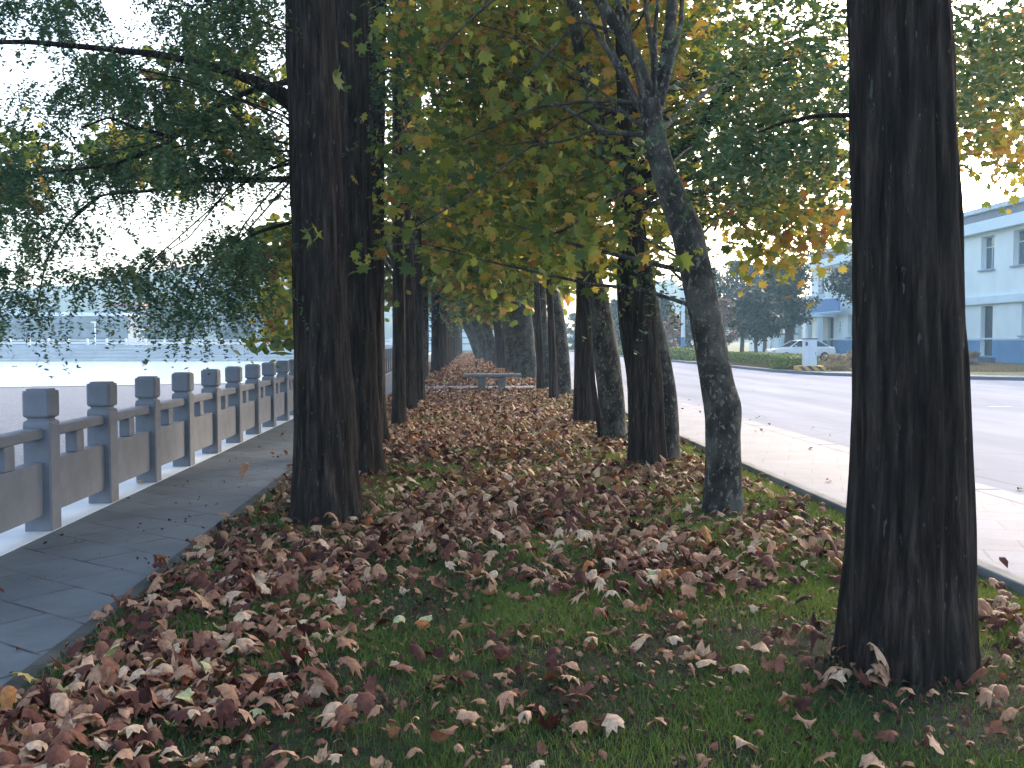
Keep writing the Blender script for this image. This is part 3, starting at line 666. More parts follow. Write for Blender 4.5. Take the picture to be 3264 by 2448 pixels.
build_tree('plane_tree', 'thin mottled trunk tucked behind the stem at the cross path', GRP, 'plane', R6b, pl_crown(1.7, 30.5, n=80, per=60, ls=0.24), [], 42, 0.25)
far_right = [(36.3, 1678, 74, -0.3, 'p', 'stout pale mottled trunk right behind the stone bench'), (38.5, 1712, 30, -0.2, 'p', 'narrow mottled trunk right of the stout pale one behind the bench'), (42, 1638, 50, -0.35, 'p', 'mottled trunk left of the stout pale one behind the bench'), (47, 1605, 36, -0.5, 'c', 'dark trunk behind the bench where the mottled ones begin'),
             (52.5, 1589, 30, -1.2, 'p', 'nearest of the steeply leaning trunks far down the right row'), (62, 1565, 34, -1.5, 'p', 'middle one of the steeply leaning trunks far down the right row'), (72, 1535, 34, -1.7, 'p', 'farthest of the steeply leaning trunks far down the right row'),
             (82, 1532, 26, -1.0, 'c', 'small far trunk near the end of the right row'), (95, 1528, 22, -1.0, 'p', 'tiny farthest trunk closing the right row')]
for i, (Y, sx, w, ln, t, lab) in enumerate(far_right):
    x = (sx - 1465) * Y / F; wr = w / 2 * Y / F
    pth = [(x, Y, 0, wr), (x + ln * 0.35, Y, 1.6, wr * 0.9), (x + ln * 0.9, Y, 3.6, wr * 0.8), (x + ln * 1.2, Y, 7, wr * 0.5), (x + ln * 1.3, Y, 9.5, 0.05)]
    if t == 'c': build_tree('conifer_tree', lab, GRC, 'conifer', pth, con_crown(x, Y, n=46, c=(x, Y, 6.4), r=(2.2, 2.4, 4), zmin=2.7, strands=5, steps=9, ls=0.16, fat=2.2, slen=0.8, bfrac=0.3), [], 50 + i, 0.12)
    else: build_tree('plane_tree', lab, GRP, 'plane', pth, pl_crown(x - 0.6, Y, n=80, zmin=2.45, per=60, ls=0.26, bfrac=0.4), [], 50 + i, 0.15)
# sycamore-like tree whose golden leaves hang over the road beyond the pale pavement
gold = [(4.1, 33.5), (4.2, 45)]
for i, (x, Y) in enumerate(gold): pass

# ------------------------------------------------------------------ stone bench on the cross path
bY = 28.2; bx0 = (1479 - 1465) * bY / F; bx1 = (1662 - 1465) * bY / F; bc = (bx0 + bx1) / 2
bench = thing('stone_bench', 'pale backless stone bench standing alone at the cross path', 'bench', (bc, bY, 0.06))
MB().box((0, 0, 0.44), (bx1 - bx0, 0.42, 0.09)).build('seat', M['benchstone'], bench, 0.012)
for s in (-0.32, 0.25):
    mb = MB(); mb.box((s, 0, 0.05), (0.34, 0.34, 0.10), 0, 0.9); mb.box((s, 0, 0.245), (0.20, 0.26, 0.29), 0, 1.25)
    mb.build('leg', M['benchstone'], bench, 0.01)
st = MB().cyl((0, 0, -0.05), (0, 0, 0.34), 0.075, 0.07).build('wooden_stump', M['barkfar'])
st.location = ((1519 - 1465) * 52 / F, 52, 0.06); props(st, 'short dark stump standing in the leaves beyond the bench', 'stump')

# ------------------------------------------------------------------ fallen leaves and grass
def blob(dx, dy, r, a):
    g = G(dx, dy); return (g[0], g[1], r, a)
BL = [blob(60, 1650, .45, 1), blob(180, 1590, .35, 1), blob(300, 1520, .42, 1), blob(450, 1560, .25, .6), blob(420, 1400, .5, 1), blob(330, 1350, .25, .8), blob(600, 1400, .35, .6), blob(560, 1290, .5, 1),
      blob(620, 1210, .5, 1), blob(740, 1200, .5, .9), blob(900, 1175, .55, .9), blob(1060, 1150, .7, 1), blob(1180, 1080, 1.0, 1), blob(980, 1080, .9, .9), blob(1350, 1100, .8, .9),
      blob(1260, 1290, .25, .6), blob(1450, 1260, .4, .8), blob(1560, 1290, .3, .6), blob(1620, 1200, .4, .8), blob(1420, 1190, .5, .8), blob(1720, 1170, .5, .9), blob(1760, 1090, .6, .9), blob(1800, 1240, .3, .5), blob(2160, 1360, .3, .9), blob(2200, 1400, .2, .6), blob(1100, 1230, .4, .5), blob(1280, 1190, .4, .6)]
NEG = [blob(1000, 1030, .8, .7), blob(1000, 1300, .5, .6), blob(1280, 1005, .7, .6), blob(1500, 1125, .45, .9), blob(1380, 1015, .4, .8), blob(780, 1110, .35, .9), blob(720, 1140, .45, .9), blob(1640, 1110, .3, .6), blob(1850, 1400, .5, 1)]
def cover(x, y):
    a = np.zeros_like(x)
    for bx, by, r, s in BL: a = np.maximum(a, s * 1.0 * np.exp(-((x - bx) ** 2 + ((y - by) * 0.8) ** 2) / (r * r)))
    far = np.clip((y - 8.3) / 1.6, 0, 1) * 0.97
    a = np.maximum(a, far)
    for bx, by, r, s in NEG: a *= 1 - s * np.exp(-((x - bx) ** 2 + ((y - by) * 0.7) ** 2) / (r * r))
    edge = np.clip((LX1 - 0.15 - x) / 0.5, 0.12, 1) * np.clip((x - LX0 + 0.05) / 0.2, 0.35, 1)
    return np.clip(a * edge + 0.09, 0, 1)
rng = np.random.default_rng(77)
def scatter(n_per, x0, x1, y0, y1, fn):
    n = int(n_per * (x1 - x0) * (y1 - y0)); x = rng.uniform(x0, x1, n); y = rng.uniform(y0, y1, n)
    k = rng.random(n) < fn(x, y); return x[k], y[k]
def litter_cov(x, y):
    c = cover(x, y); n = -0.15 + 2.1 * (gnoise(x, y, 1.9) * 0.55 + gnoise(x + 9, y, 4.6) * 0.45)
    return np.clip(c * np.clip(n, 0.05, 1.25), 0, 1)
# leaf form: five lobes, three rings, curled
def leaf_form():
    ang = np.linspace(0, 2 * math.pi, 16, endpoint=False); lob = np.array([1.0, .68, .92, .66, .98, .66, .75, .5, .38, .5, .75, .66, .98, .66, .92, .68])
    return ang, lob
def litter_mesh(name, x, y, size, rnd, rings=3, zbase=None, curlmax=1.0, lay=0.03):
    n = len(x); ang, lob = leaf_form(); 
    if rings == 1: ang = ang[::2] + 0.0; lob = np.array([1.0, .8, .9, .55, .3, .55, .9, .8])
    k = len(ang)
    z0 = lawn_z(x, y) if zbase is None else zbase
    rr = np.linspace(0, 1, rings + 1)[1:]
    lobj = lob[None] * (1 + rng.normal(size=(n, k)) * 0.15)
    th0 = rng.random(n) * 2 * math.pi
    rad = rr[None, :, None] * (1 - (1 - lobj[:, None]) * rr[None, :, None] ** 1.5)      # n, rings, k
    lx = rad * np.cos(ang)[None, None]; ly = rad * np.sin(ang)[None, None]
    fold = th0[:, None, None]; s = lx * np.cos(fold) + ly * np.sin(fold); t = -lx * np.sin(fold) + ly * np.cos(fold)
    c1 = ((0.35 + rng.random(n) * 1.3) * curlmax)[:, None, None]; c2 = ((0.45 + rng.normal(size=n) * 0.45) * curlmax)[:, None, None]
    sgn = np.where(rng.random(n) < 0.75, 1.0, -1.0)[:, None, None]
    a = s * c1 * 1.3                       # bend along s like a rolled sheet
    px = np.where(np.abs(c1) > 0.02, np.sin(a) / (c1 * 1.3 + 1e-6), s); pz = -(1 - np.cos(a)) / (c1 * 1.3 + 1e-6)
    pz = pz - c2 * t * t + rng.normal(size=(n, len(rr), k)) * 0.10 * rad
    L = np.stack([px, t, pz * sgn], -1) * size[:, None, None, None] * 0.5
    ctr = np.zeros((n, 1, 3)); L = np.concatenate([ctr, L.reshape(n, -1, 3)], 1)
    tilt = rng.normal(size=(n, 2)) * 0.35; az = rng.random(n) * 2 * math.pi
    ca, sa = np.cos(az)[:, None], np.sin(az)[:, None]
    X = L[..., 0] * ca - L[..., 1] * sa; Y_ = L[..., 0] * sa + L[..., 1] * ca
    Z = L[..., 2] + tilt[:, :1] * X + tilt[:, 1:] * Y_
    Z = Z - Z.min(1)[:, None]
    V = np.stack([X + x[:, None], Y_ + y[:, None], Z + (z0 + rng.random(n) * lay)[:, None]], -1)
    m = 1 + len(rr) * k; fs = []; i = np.arange(k); j = (i + 1) % k
    fs.append(np.stack([np.zeros(k, int), 1 + i, 1 + j], -1))
    for q in range(len(rr) - 1):
        a0 = 1 + q * k; b0 = a0 + k
        fs.append(np.stack([a0 + i, b0 + i, b0 + j], -1)); fs.append(np.stack([a0 + i, b0 + j, a0 + j], -1))
    Fc = np.vstack(fs); T = (Fc[None] + (np.arange(n) * m)[:, None, None]).reshape(-1, 3)
    me = np_mesh(name, V.reshape(-1, 3), T, 3, np.repeat(rnd, len(Fc))); me.polygons.foreach_set('use_smooth', [True] * len(me.polygons)); return me
def lit_rnd(n, x, y):
    return np.clip(rng.beta(1.3, 1.3, n) * 0.86 + 0.22 * (gnoise(x, y, 0.8) - 0.5) + (rng.random(n) > 0.95) * 0.3 + 0.05, 0, 1)
xa, ya = scatter(520, LX0 - 0.05, LX1, 3.0, 9, litter_cov)
me1 = litter_mesh('fallen_leaves', xa, ya, 0.045 + 0.085 * rng.random(len(xa)) ** 0.9, lit_rnd(len(xa), xa, ya), 3)
o = link('fallen_leaves', me1, M['litter']); props(o, 'curled brown leaves lying thick on the near lawn', 'fallen leaves', None, 'stuff')
xb, yb = scatter(420, LX0 + 0.05, LX1, 9, 28.4, litter_cov)
o = link('fallen_leaves', litter_mesh('fallen_leaves', xb, yb, rng.uniform(0.055, 0.125, len(xb)), lit_rnd(len(xb), xb, yb), 1), M['litter'])
props(o, 'carpet of brown leaves covering the lawn up to the cross path', 'fallen leaves', None, 'stuff')
xc, yc = scatter(150, LX0 + 0.05, LX1, 30.4, 100, lambda x, y: 0.35 + 0.6 * (np.abs(x - 0.5) < 1.6))
o = link('fallen_leaves', litter_mesh('fallen_leaves', xc, yc, rng.uniform(0.10, 0.19, len(xc)), lit_rnd(len(xc), xc, yc), 1), M['litter'])
props(o, 'brown leaf carpet on the lawn beyond the cross path', 'fallen leaves', None, 'stuff')
# single leaves on the paving
pl = [(530, 1040, 0.15, 'lone curled red-brown leaf in the middle of the waterside path'), (612, 944, 0.15, 'flat dark leaf on the waterside path close to the nearest trunk'), (590, 985, 0.10, 'small brown leaf on the waterside path nearer the railing side of the trunk'),
      (618, 983, 0.13, 'pale brown leaf at the path edge left of the nearest trunk'), (305, 1046, 0.12, 'orange-brown leaf at the foot of a railing post'), (628, 1010, 0.15, 'large tan leaf at the path edge beside the nearest trunk'),
      (255, 1325, 0.14, 'pale curled leaf overhanging the path edge by the leaf pile'), (345, 1262, 0.12, 'brown leaf resting on the path edge above the leaf pile'), (1140, 832, 0.1, None)]
for dx, dy, s, lab in pl:
    if not lab: continue
    g = G(dx, dy, 0.0); me = litter_mesh('fallen_leaf', np.array([0.0]), np.array([0.0]), np.array([s]), np.array([rng.uniform(0.2, 0.8)]), 3, zbase=np.array([0.004]), lay=0.0)
    lf = link('fallen_leaf', me, M['litter']); lf.location = (g[0], g[1], 0.0); props(lf, lab, 'leaf', 'single leaves on the waterside path')
# grass
def blades(name, n_per, x0, x1, y0, y1, h, w, dens):
    x, y = scatter(n_per, x0, x1, y0, y1, dens); n = len(x); z = lawn_z(x, y) - 0.01
    az = rng.random(n) * 2 * math.pi; hh = h * (0.5 + 0.9 * rng.random(n)); ln = hh * rng.uniform(0.2, 0.9, n); la = rng.random(n) * 2 * math.pi
    dx, dy = np.cos(az) * w / 2, np.sin(az) * w / 2
    a = np.stack([x - dx, y - dy, z], -1); b = np.stack([x + dx, y + dy, z], -1)
    mx, my, mz = x + np.cos(la) * ln * 0.35, y + np.sin(la) * ln * 0.35, z + hh * 0.65
    c = np.stack([mx + dx * .7, my + dy * .7, mz], -1); d = np.stack([mx - dx * .7, my - dy * .7, mz], -1)
    e = np.stack([x + np.cos(la) * ln, y + np.sin(la) * ln, z + hh], -1)
    V = np.stack([a, b, c, d, e], 1).reshape(-1, 3); o5 = np.arange(n)[:, None] * 5
    T = np.concatenate([o5 + np.array([0, 1, 2]), o5 + np.array([0, 2, 3]), o5 + np.array([3, 2, 4])], 0)
    r = np.clip(0.5 * gnoise(x, y, 1.6) + 0.5 * rng.random(n) + 0.16 * np.clip((x - 0.8) / 2, 0, 1) + 0.10 * np.clip((y - 4.5) / 3, 0, 1) - 0.04, 0, 1)
    return np_mesh(name, V, T, 3, np.tile(r, 3))
def gd(x, y):
    bare = np.zeros_like(x)
    for bx, by, r, s in (blob(1850, 1420, .55, 1), blob(1960, 1450, .4, 1), blob(700, 1140, .4, .8), blob(1550, 1120, .25, .7)): bare = np.maximum(bare, s * np.exp(-((x - bx) ** 2 + (y - by) ** 2) / (r * r)))
    p = np.clip((gnoise(x, y, 1.5) * 0.55 + gnoise(x + 3, y, 4) * 0.45 - 0.33) * 2.6, 0.14, 1)
    near = np.clip((y - 3.2) / 2.5, 0.55, 1); p = np.clip(p + 0.45 * np.clip((x - 0.9) / 1.2, 0, 1) * np.clip((y - 4.3) / 1.0, 0, 1), 0, 1)
    return np.clip(p * near * (1 - bare) , 0, 1) * np.clip((x - LX0 - 0.02) / 0.15, 0.15, 1)
for a in ((26000, 3.0, 6.5, 0.045, 0.004), (9000, 6.5, 11, 0.055, 0.006), (2600, 11, 28.4, 0.06, 0.010)):
    g = link('grass', blades('grass', a[0], LX0 + 0.02, LX1, a[1], a[2], a[3], a[4], gd), M['grass'])
    props(g, {3.0: 'short dark green grass of the near lawn', 6.5: 'short grass of the lawn around the first trunks', 11: 'thin grass of the lawn up to the cross path'}[a[1]], 'grass', None, 'stuff')
xd, yd = scatter(420, LX0 + 0.02, LX1, 3.0, 9, lambda x, y: np.clip(0.25 + 0.75 * gnoise(x, y, 3.0), 0, 1))
o = link('leaf_crumbs', litter_mesh('leaf_crumbs', xd, yd, rng.uniform(0.015, 0.055, len(xd)), rng.random(len(xd)) ** 1.6 * 0.7, 1, lay=0.02), M['litter'])
props(o, 'small crumbled leaf bits between the grass blades', 'leaf crumbs', None, 'stuff')
xe, ye = scatter(26, -3.15, LX0 - 0.08, 3.0, 16, lambda x, y: np.clip(gnoise(x, y, 1.5) * 1.4 - 0.2, 0, 1))
o = link('leaf_crumbs', litter_mesh('leaf_crumbs', xe, ye, rng.uniform(0.012, 0.045, len(xe)), rng.random(len(xe)) * 0.35, 1, zbase=np.full(len(xe), 0.003), lay=0.0), M['litter'])
props(o, 'dark leaf crumbs strewn on the waterside path', 'leaf crumbs', None, 'stuff')
xg, yg = scatter(1.6, LX1 + 0.12, KX + 1.2, 4.0, 26, lambda x, y: np.clip(1.1 - np.abs(x - KX - 0.35) * 0.9, 0.12, 1))
o = link('fallen_leaves', litter_mesh('fallen_leaves', xg, yg, rng.uniform(0.05, 0.11, len(xg)), rng.random(len(xg)), 1, zbase=np.where(xg < KX + 0.3, 0.105, 0.004), lay=0.0), M['litter'])
props(o, 'sparse leaves blown along the pale pavement and its kerb', 'fallen leaves', None, 'stuff')
# twigs in the grass
tw = Acc()
for i in range(26):
    x, y = rng.uniform(-1.4, 2.8), rng.uniform(3.3, 7); a = rng.uniform(0, 6.28); L = rng.uniform(0.08, 0.3)
    z = float(lawn_z(np.array([x]), np.array([y]))[0]) + 0.015
    v, f = tube([(x, y, z), (x + math.cos(a) * L / 2, y + math.sin(a) * L / 2, z + 0.012), (x + math.cos(a + .3) * L, y + math.sin(a + .3) * L, z)], [0.004, 0.0035, 0.002], 5); tw.add(v, f)
o = link('twigs', tw.mesh('twigs'), M['barkfar']); props(o, 'small dark twigs scattered in the grass', 'twigs', None, 'stuff')

# ------------------------------------------------------------------ far side of the road
def bushy(name, label, cat, group, loc, boxes, n, ls, mat, seed, stems=True):
    """hedge or shrub: boxes (cx, cy, cz, hx, hy, hz) local; leaves near the surface of rounded boxes"""
    r = np.random.default_rng(seed); root = thing(name, label, cat, loc, 0, group); pts = []; nr = []
    for cx, cy, cz, hx, hy, hz in boxes:
        d = r.normal(size=(n, 3)); d /= np.linalg.norm(d, axis=1)[:, None]
        e = np.sign(d) * np.abs(d) ** 0.45; e /= np.abs(e).max(1)[:, None] ** 0.7
        s = r.random(n)[:, None] ** 0.25 * (1 + 0.18 * (gnoise(e[:, 0] * 2, e[:, 1] * 2 + e[:, 2], 1.5) - .5))[:, None]
        pts.append(np.array([cx, cy, cz]) + e * s * np.array([hx, hy, hz])); nr.append(d + r.normal(size=(n, 3)) * 0.5)
    c = np.vstack(pts); c[:, 2] = np.maximum(c[:, 2], 0.02)
    me = leaves_mesh('crown', r, c, np.vstack(nr), ls * (0.6 + 0.8 * r.random(len(c))), np.clip(r.random(len(c)), 0, 1), RHOMB)
    link('foliage', me, mat, root)
    if stems:
        acc = Acc()
        for cx, cy, cz, hx, hy, hz in boxes:
            for _ in range(6):
                x, y = cx + r.uniform(-.6, .6) * hx, cy + r.uniform(-.6, .6) * hy
                v, f = tube([(x, y, -0.05), (x + r.uniform(-.05, .05), y, cz * 0.6), (x + r.uniform(-.15, .15), y, cz + hz * .6)], [.02, .014, .006], 5); acc.add(v, f)
        link('stems', acc.mesh('stems'), M['barkfar'], root, True)
    return root
hb = []
for i in range(11): hb.append((0.0, i * 1.15, 0.36, 0.75, 0.68, 0.36))
bushy('hedge', 'low clipped yellow-green hedge along the far kerb left of the meter cabinet', 'hedge', 'clipped hedges across the road', (16.6, 47.6, 0.1), hb, 1500, 0.085, M['hedge'], 4)
bushy('hedge', 'rounded end bush of clipped hedge touching the meter cabinet', 'hedge', 'clipped hedges across the road', (15.7, 46.6, 0.1), [(0, 0, 0.33, 0.75, 0.7, 0.34)], 2600, 0.08, M['hedge'], 5)
hb = [(0.0, i * 1.7, 0.42, 0.9, 1.0, 0.42) for i in range(18)]
bushy('hedge', 'long clipped hedge farther up the road, left of the pale lamp post', 'hedge', 'clipped hedges across the road', (16.4, 68, 0.1), hb, 800, 0.14, M['hedge'], 6)
bushy('dry_shrub', 'wide faded brown shrub beside the meter cabinet', 'shrub', 'faded shrubs on the far verge', (18.6, 45.2, 0.1), [(-0.6, 0, 0.35, 0.9, 0.9, 0.42), (0.9, 0.6, 0.42, 1.0, 0.9, 0.5), (2.2, 0.3, 0.4, 0.9, 0.9, 0.45)], 2600, 0.08, M['drybush'], 7)
bushy('dry_shrub', 'small reddish brown bush below the ground floor window of the white building', 'shrub', 'faded shrubs on the far verge', (26.3, 50.5, 0.1), [(0, 0, 0.4, 0.7, 0.6, 0.42)], 3200, 0.08, M['drybush'], 8)
def verge_tufts(n=26000):
    x = rng.uniform(15.6, 30, n); y = rng.uniform(42.8, 58, n); k = (np.abs(x - 16.2) > 1.3) | (y > 46.5); x, y = x[k], y[k]; n = len(x)
    z = np.full(n, 0.1); a = np.stack([x, y, z], -1); b = np.stack([x + .05, y, z], -1)
    c = np.stack([x + rng.normal(size=n) * .05, y, z + rng.uniform(.05, .22, n)], -1)
    return np_mesh('verge_grass', np.stack([a, b, c], 1).reshape(-1, 3), np.arange(n * 3), 3, rng.random(n))
gr = link('verge_grass', verge_tufts(), M['drybush'])
props(gr, 'rough greenish brown grass on the verge across the road', 'grass', None, 'stuff')

# meter cabinet on a striped plinth
M['cab'] = simple('cabinet_paint', (0.62, 0.68, 0.74), 0.45, 0.06, 3, 0.05)
M['cabdark'] = simple('cabinet_dark', (0.08, 0.10, 0.13), 0.4, 0.1)
def mat_stripe():
    m, nt, out = new_mat('hazard_stripes'); c = coords(nt, (1, 1, 1), (0, 0, 0)); s = N(nt, 'ShaderNodeSeparateXYZ'); nt.links.new(c, s.inputs[0])
    a = N(nt, 'ShaderNodeMath', operation='ADD'); nt.links.new(s.outputs[0], a.inputs[0]); nt.links.new(s.outputs[2], a.inputs[1])
    b = N(nt, 'ShaderNodeMath', operation='MULTIPLY'); b.inputs[1].default_value = 2.6; nt.links.new(a.outputs[0], b.inputs[0])
    fr_ = N(nt, 'ShaderNodeMath', operation='FRACT'); nt.links.new(b.outputs[0], fr_.inputs[0])
    surf(nt, out, ramp(nt, [(0.0, (0.10, 0.07, 0.09)), (0.5, (0.62, 0.38, 0.07))], fr_.outputs[0], 'CONSTANT'), 0.7); return m
cx = (2598 - 1465) * 45.0 / F
cabt = thing('meter_cabinet', 'tall pale blue meter cabinet on a striped plinth across the road', 'cabinet', (cx, 45.0, 0.10), -0.12)
MB().box((0, 0, 0.11), (1.25, 0.9, 0.22)).build('plinth', mat_stripe(), cabt, 0.01)
MB().box((0, 0, 0.80), (0.56, 0.5, 1.28)).build('body', M['cab'], cabt, 0.01)
MB().box((0, 0, 1.475), (0.64, 0.58, 0.06)).build('roof', M['kerb'], cabt, 0.01)
dr = MB().box((0.10, -0.262, 0.78), (0.30, 0.02, 1.1)).build('door', M['cab'], cabt, 0.004)
MB().box((0.21, -0.28, 0.8), (0.02, 0.02, 0.12)).build('handle', M['cabdark'], dr)
MB().box((-0.19, -0.262, 1.24), (0.11, 0.02, 0.18)).build('display', M['cabdark'], cabt, 0.003)

# white saloon car behind the hedge, bonnet to the left
M['carpaint'] = simple('white_car_paint', (0.78, 0.80, 0.82), 0.25, 0.03, 2, 0.0, 0.6)
M['glass'] = simple('dark_glass', (0.06, 0.08, 0.10), 0.08, 0.1, 2, 0.0, 0.8)
M['tyre'] = simple('tyre_rubber', (0.02, 0.02, 0.022), 0.8, 0.1); M['rim'] = simple('wheel_rim', (0.4, 0.4, 0.42), 0.35, 0.1, metal=0.7)
cY = 66.0; ccx = (2567 - 1465) * cY / F
car = thing('parked_car', 'white saloon car parked behind the hedge in front of the building', 'car', (ccx, cY, 0.1), 0.10)
prof = [(-2.15, 0.35), (-2.2, 0.6), (-2.1, 0.78), (-1.2, 0.93), (-0.95, 0.97), (1.55, 0.98), (2.1, 0.95), (2.2, 0.7), (2.15, 0.35)]
def extrude_profile(pr, ys, scale):
    v = []; f = []; n = len(pr)
    for y, s, lift in zip(ys, scale, [0] * len(ys)): v += [(x * s, y, z if z < 0.5 else z - (1 - s) * 0.5) for x, z in pr]
    for j in range(len(ys) - 1):
        for i in range(n): k = (i + 1) % n; f.append((j * n + i, (j + 1) * n + i, (j + 1) * n + k, j * n + k))
    f.append(tuple(range(n))); f.append(tuple((len(ys) - 1) * n + i for i in range(n))[::-1])
    m = MB(); m.v = v; m.f = f; return m
extrude_profile(prof, [-0.86, -0.82, -0.6, 0.6, 0.82, 0.86], [0.96, 0.985, 1, 1, 0.985, 0.96]).build('body', M['carpaint'], car, 0.02, True)
cab = [(-1.05, 0.96), (-0.35, 1.36), (0.0, 1.42), (0.75, 1.41), (1.0, 1.36), (1.75, 0.97)]
def cabin(pts, y, inset):
    m = MB(); n = len(pts)
    for s in (-1, 1): m.v += [(x, s * (y - (z - 0.96) * inset), z) for x, z in pts]
    m.f = [tuple(range(n)), tuple(n + i for i in range(n))[::-1]] + [(i, n + i, n + (i + 1) % n, (i + 1) % n) for i in range(n)]
    return m
cabin(cab, 0.78, 0.35).build('greenhouse', M['glass'], car, 0.01)
cabin([(-0.42, 1.355), (-0.05, 1.44), (0.78, 1.43), (1.05, 1.345), (0.9, 1.37), (0.0, 1.405)], 0.79, 0.35).build('roof', M['carpaint'], car, 0.008)
for x0, z0, x1, z1 in ((-1.08, 0.95, -0.40, 1.37), (0.28, 0.95, 0.30, 1.41), (1.0, 1.37, 1.78, 0.96)):
    for s in (-1, 1): MB().cyl((x0, s * (0.795 - (z0 - .96) * .35), z0), (x1, s * (0.795 - (z1 - .96) * .35), z1), 0.035, 0.03, 6).build('window_pillar', M['carpaint'], car)
for x in (-1.35, 1.35):
    for s in (-1, 1):
        w = MB().cyl((x, s * 0.72, 0.31), (x, s * 0.87, 0.31), 0.31, 0.31, 20).build('wheel', M['tyre'], car, 0.02)
        MB().cyl((x, s * 0.868, 0.31), (x, s * 0.885, 0.31), 0.19, 0.17, 14).build('rim', M['rim'], w)
for s in (-1, 1):
    MB().box((-2.13, s * 0.62, 0.68), (0.12, 0.32, 0.12)).build('headlight', M['rim'], car, 0.02)
    MB().box((-0.75, s * 0.93, 1.0), (0.12, 0.16, 0.11)).build('mirror', M['carpaint'], car, 0.02)

# pale lamp post with a blue foot
lY = 92.0; lp = thing('lamp_post', 'slim pale lamp post with a blue foot beyond the road', 'lamp post', ((2183 - 1465) * lY / F, lY, 0.1))
M['post'] = simple('lamp_post_paint', (0.72, 0.76, 0.8), 0.4, 0.05); M['blue'] = simple('blue_paint', (0.10, 0.22, 0.42), 0.5, 0.08)
MB().cyl((0, 0, 1.7), (0, 0, 9), 0.20, 0.10, 12).build('pole', M['post'], lp)
MB().cyl((0, 0, 0), (0, 0, 1.7), 0.23, 0.20, 12).build('foot', M['blue'], lp)
ar = MB().cyl((0, 0, 8.8), (-1.8, 0, 9.3), 0.07, 0.05, 8).build('arm', M['post'], lp)
MB().box((-2.1, 0, 9.3), (0.8, 0.3, 0.12)).build('lamp_head', M['post'], ar, 0.02)

# ------------------------------------------------------------------ long white building
M['wall'] = simple('white_render', (0.70, 0.76, 0.75), 0.85, 0.06, 0.6, 0.1)
M['plinth'] = simple('blue_plinth', (0.13, 0.26, 0.42), 0.8, 0.12, 0.8)
M['trim'] = simple('trim_white', (0.62, 0.72, 0.76), 0.8, 0.05, 1)
M['recess'] = simple('eaves_shade', (0.22, 0.23, 0.25), 0.8, 0.1, 1)  # dark grey paints in the shade of the recess below the roof slab
M['rooft'] = simple('roof_pale', (0.50, 0.58, 0.64), 0.7, 0.1, 1)
M['frame'] = simple('window_frame', (0.45, 0.55, 0.60), 0.5, 0.05); M['sill'] = simple('sill_grey', (0.28, 0.33, 0.42), 0.8, 0.1)
M['pane'] = simple('window_glass', (0.05, 0.09, 0.11), 0.08, 0.2, 1.5, 0.0, 0.9)
M['doorm'] = simple('door_dark', (0.05, 0.07, 0.08), 0.5, 0.3, 2)
bang = -math.atan2(1.0, 38.0)
bld = thing('white_building', 'long two-storey white building with a blue base across the road', 'building', (34.2, 56.0, 0.25), bang)
# local: +Y along the facade away from the camera, -X faces the road
U0, U1 = -16.0, 42.0; ZT = 8.25
opens = []
for i in range(-5, 11):
    u = 3.0 + i * 4.0 + 4.0
    if U0 + 1 < u < U1 - 1: opens.append((u - 0.85, u + 0.85, 5.87, 8.03, 'w'))
    if i == -1 + 0 and False: pass
for u, w, kd in ((-10, 1.5, 'w'), (-6, 1.5, 'w'), (-2, 1.5, 'w'), (2.0, 1.5, 'w'), (6.95, 1.55, 'd'), (11.2, 1.5, 'w'), (15, 1.5, 'w'), (19, 1.5, 'w'), (23, 1.5, 'w'), (27, 1.5, 'w'), (31, 1.5, 'w'), (36.2, 1.6, 'd'), (39.5, 1.3, 'd')):
    opens.append((u - w / 2, u + w / 2, 0.22 if kd == 'd' else 1.55, 3.48, kd))
us = sorted({U0, U1} | {o[0] for o in opens} | {o[1] for o in opens}); zs = sorted({-0.4, 1.25, ZT} | {o[2] for o in opens} | {o[3] for o in opens})
wmb = MB(); pmb = MB()
for i in range(len(us) - 1):
    for j in range(len(zs) - 1):
        uc, zc = (us[i] + us[i + 1]) / 2, (zs[j] + zs[j + 1]) / 2
        if any(o[0] < uc < o[1] and o[2] < zc < o[3] for o in opens): continue
        (pmb if zc < 1.25 else wmb).quad((0, us[i], zs[j]), (0, us[i], zs[j + 1]), (0, us[i + 1], zs[j + 1]), (0, us[i + 1], zs[j]))
for a, b, c, d, kd in opens:
    D_ = 0.38
    wmb.quad((0, a, c), (D_, a, c), (D_, a, d), (0, a, d)); wmb.quad((0, b, c), (0, b, d), (D_, b, d), (D_, b, c))
    wmb.quad((0, a, d), (D_, a, d), (D_, b, d), (0, b, d)); wmb.quad((0, a, c), (0, b, c), (D_, b, c), (D_, a, c))
wmb.quad((0, U0, -0.4), (0, U0, ZT), (14, U0, ZT), (14, U0, -0.4)); wmb.quad((0, U1, -0.4), (14, U1, -0.4), (14, U1, ZT), (0, U1, ZT)); wmb.quad((14, U0, -0.4), (14, U0, ZT), (14, U1, ZT), (14, U1, -0.4))
wmb.build('wall', M['wall'], bld); pmb.build('plinth', M['plinth'], bld)
L_ = U1 - U0; mu = (U0 + U1) / 2
MB().box((-0.02, mu, 1.36), (0.05, L_, 0.10)).build('band', M['trim'], bld)
MB().box((-0.12, mu, 3.86), (0.25, L_ + .2, 0.5)).build('string_course', M['trim'], bld, 0.01)
MB().box((-0.25, mu, 8.62), (0.6, L_ + .8, 0.72)).build('fascia', M['trim'], bld, 0.01)
MB().box((6.9, mu, 9.3), (13.9, L_ + .4, 0.62)).build('roof_recess', M['recess'], bld)
MB().box((6.9, mu, 9.78), (14.4, L_ + 1.0, 0.32)).build('roof', M['rooft'], bld, 0.02)
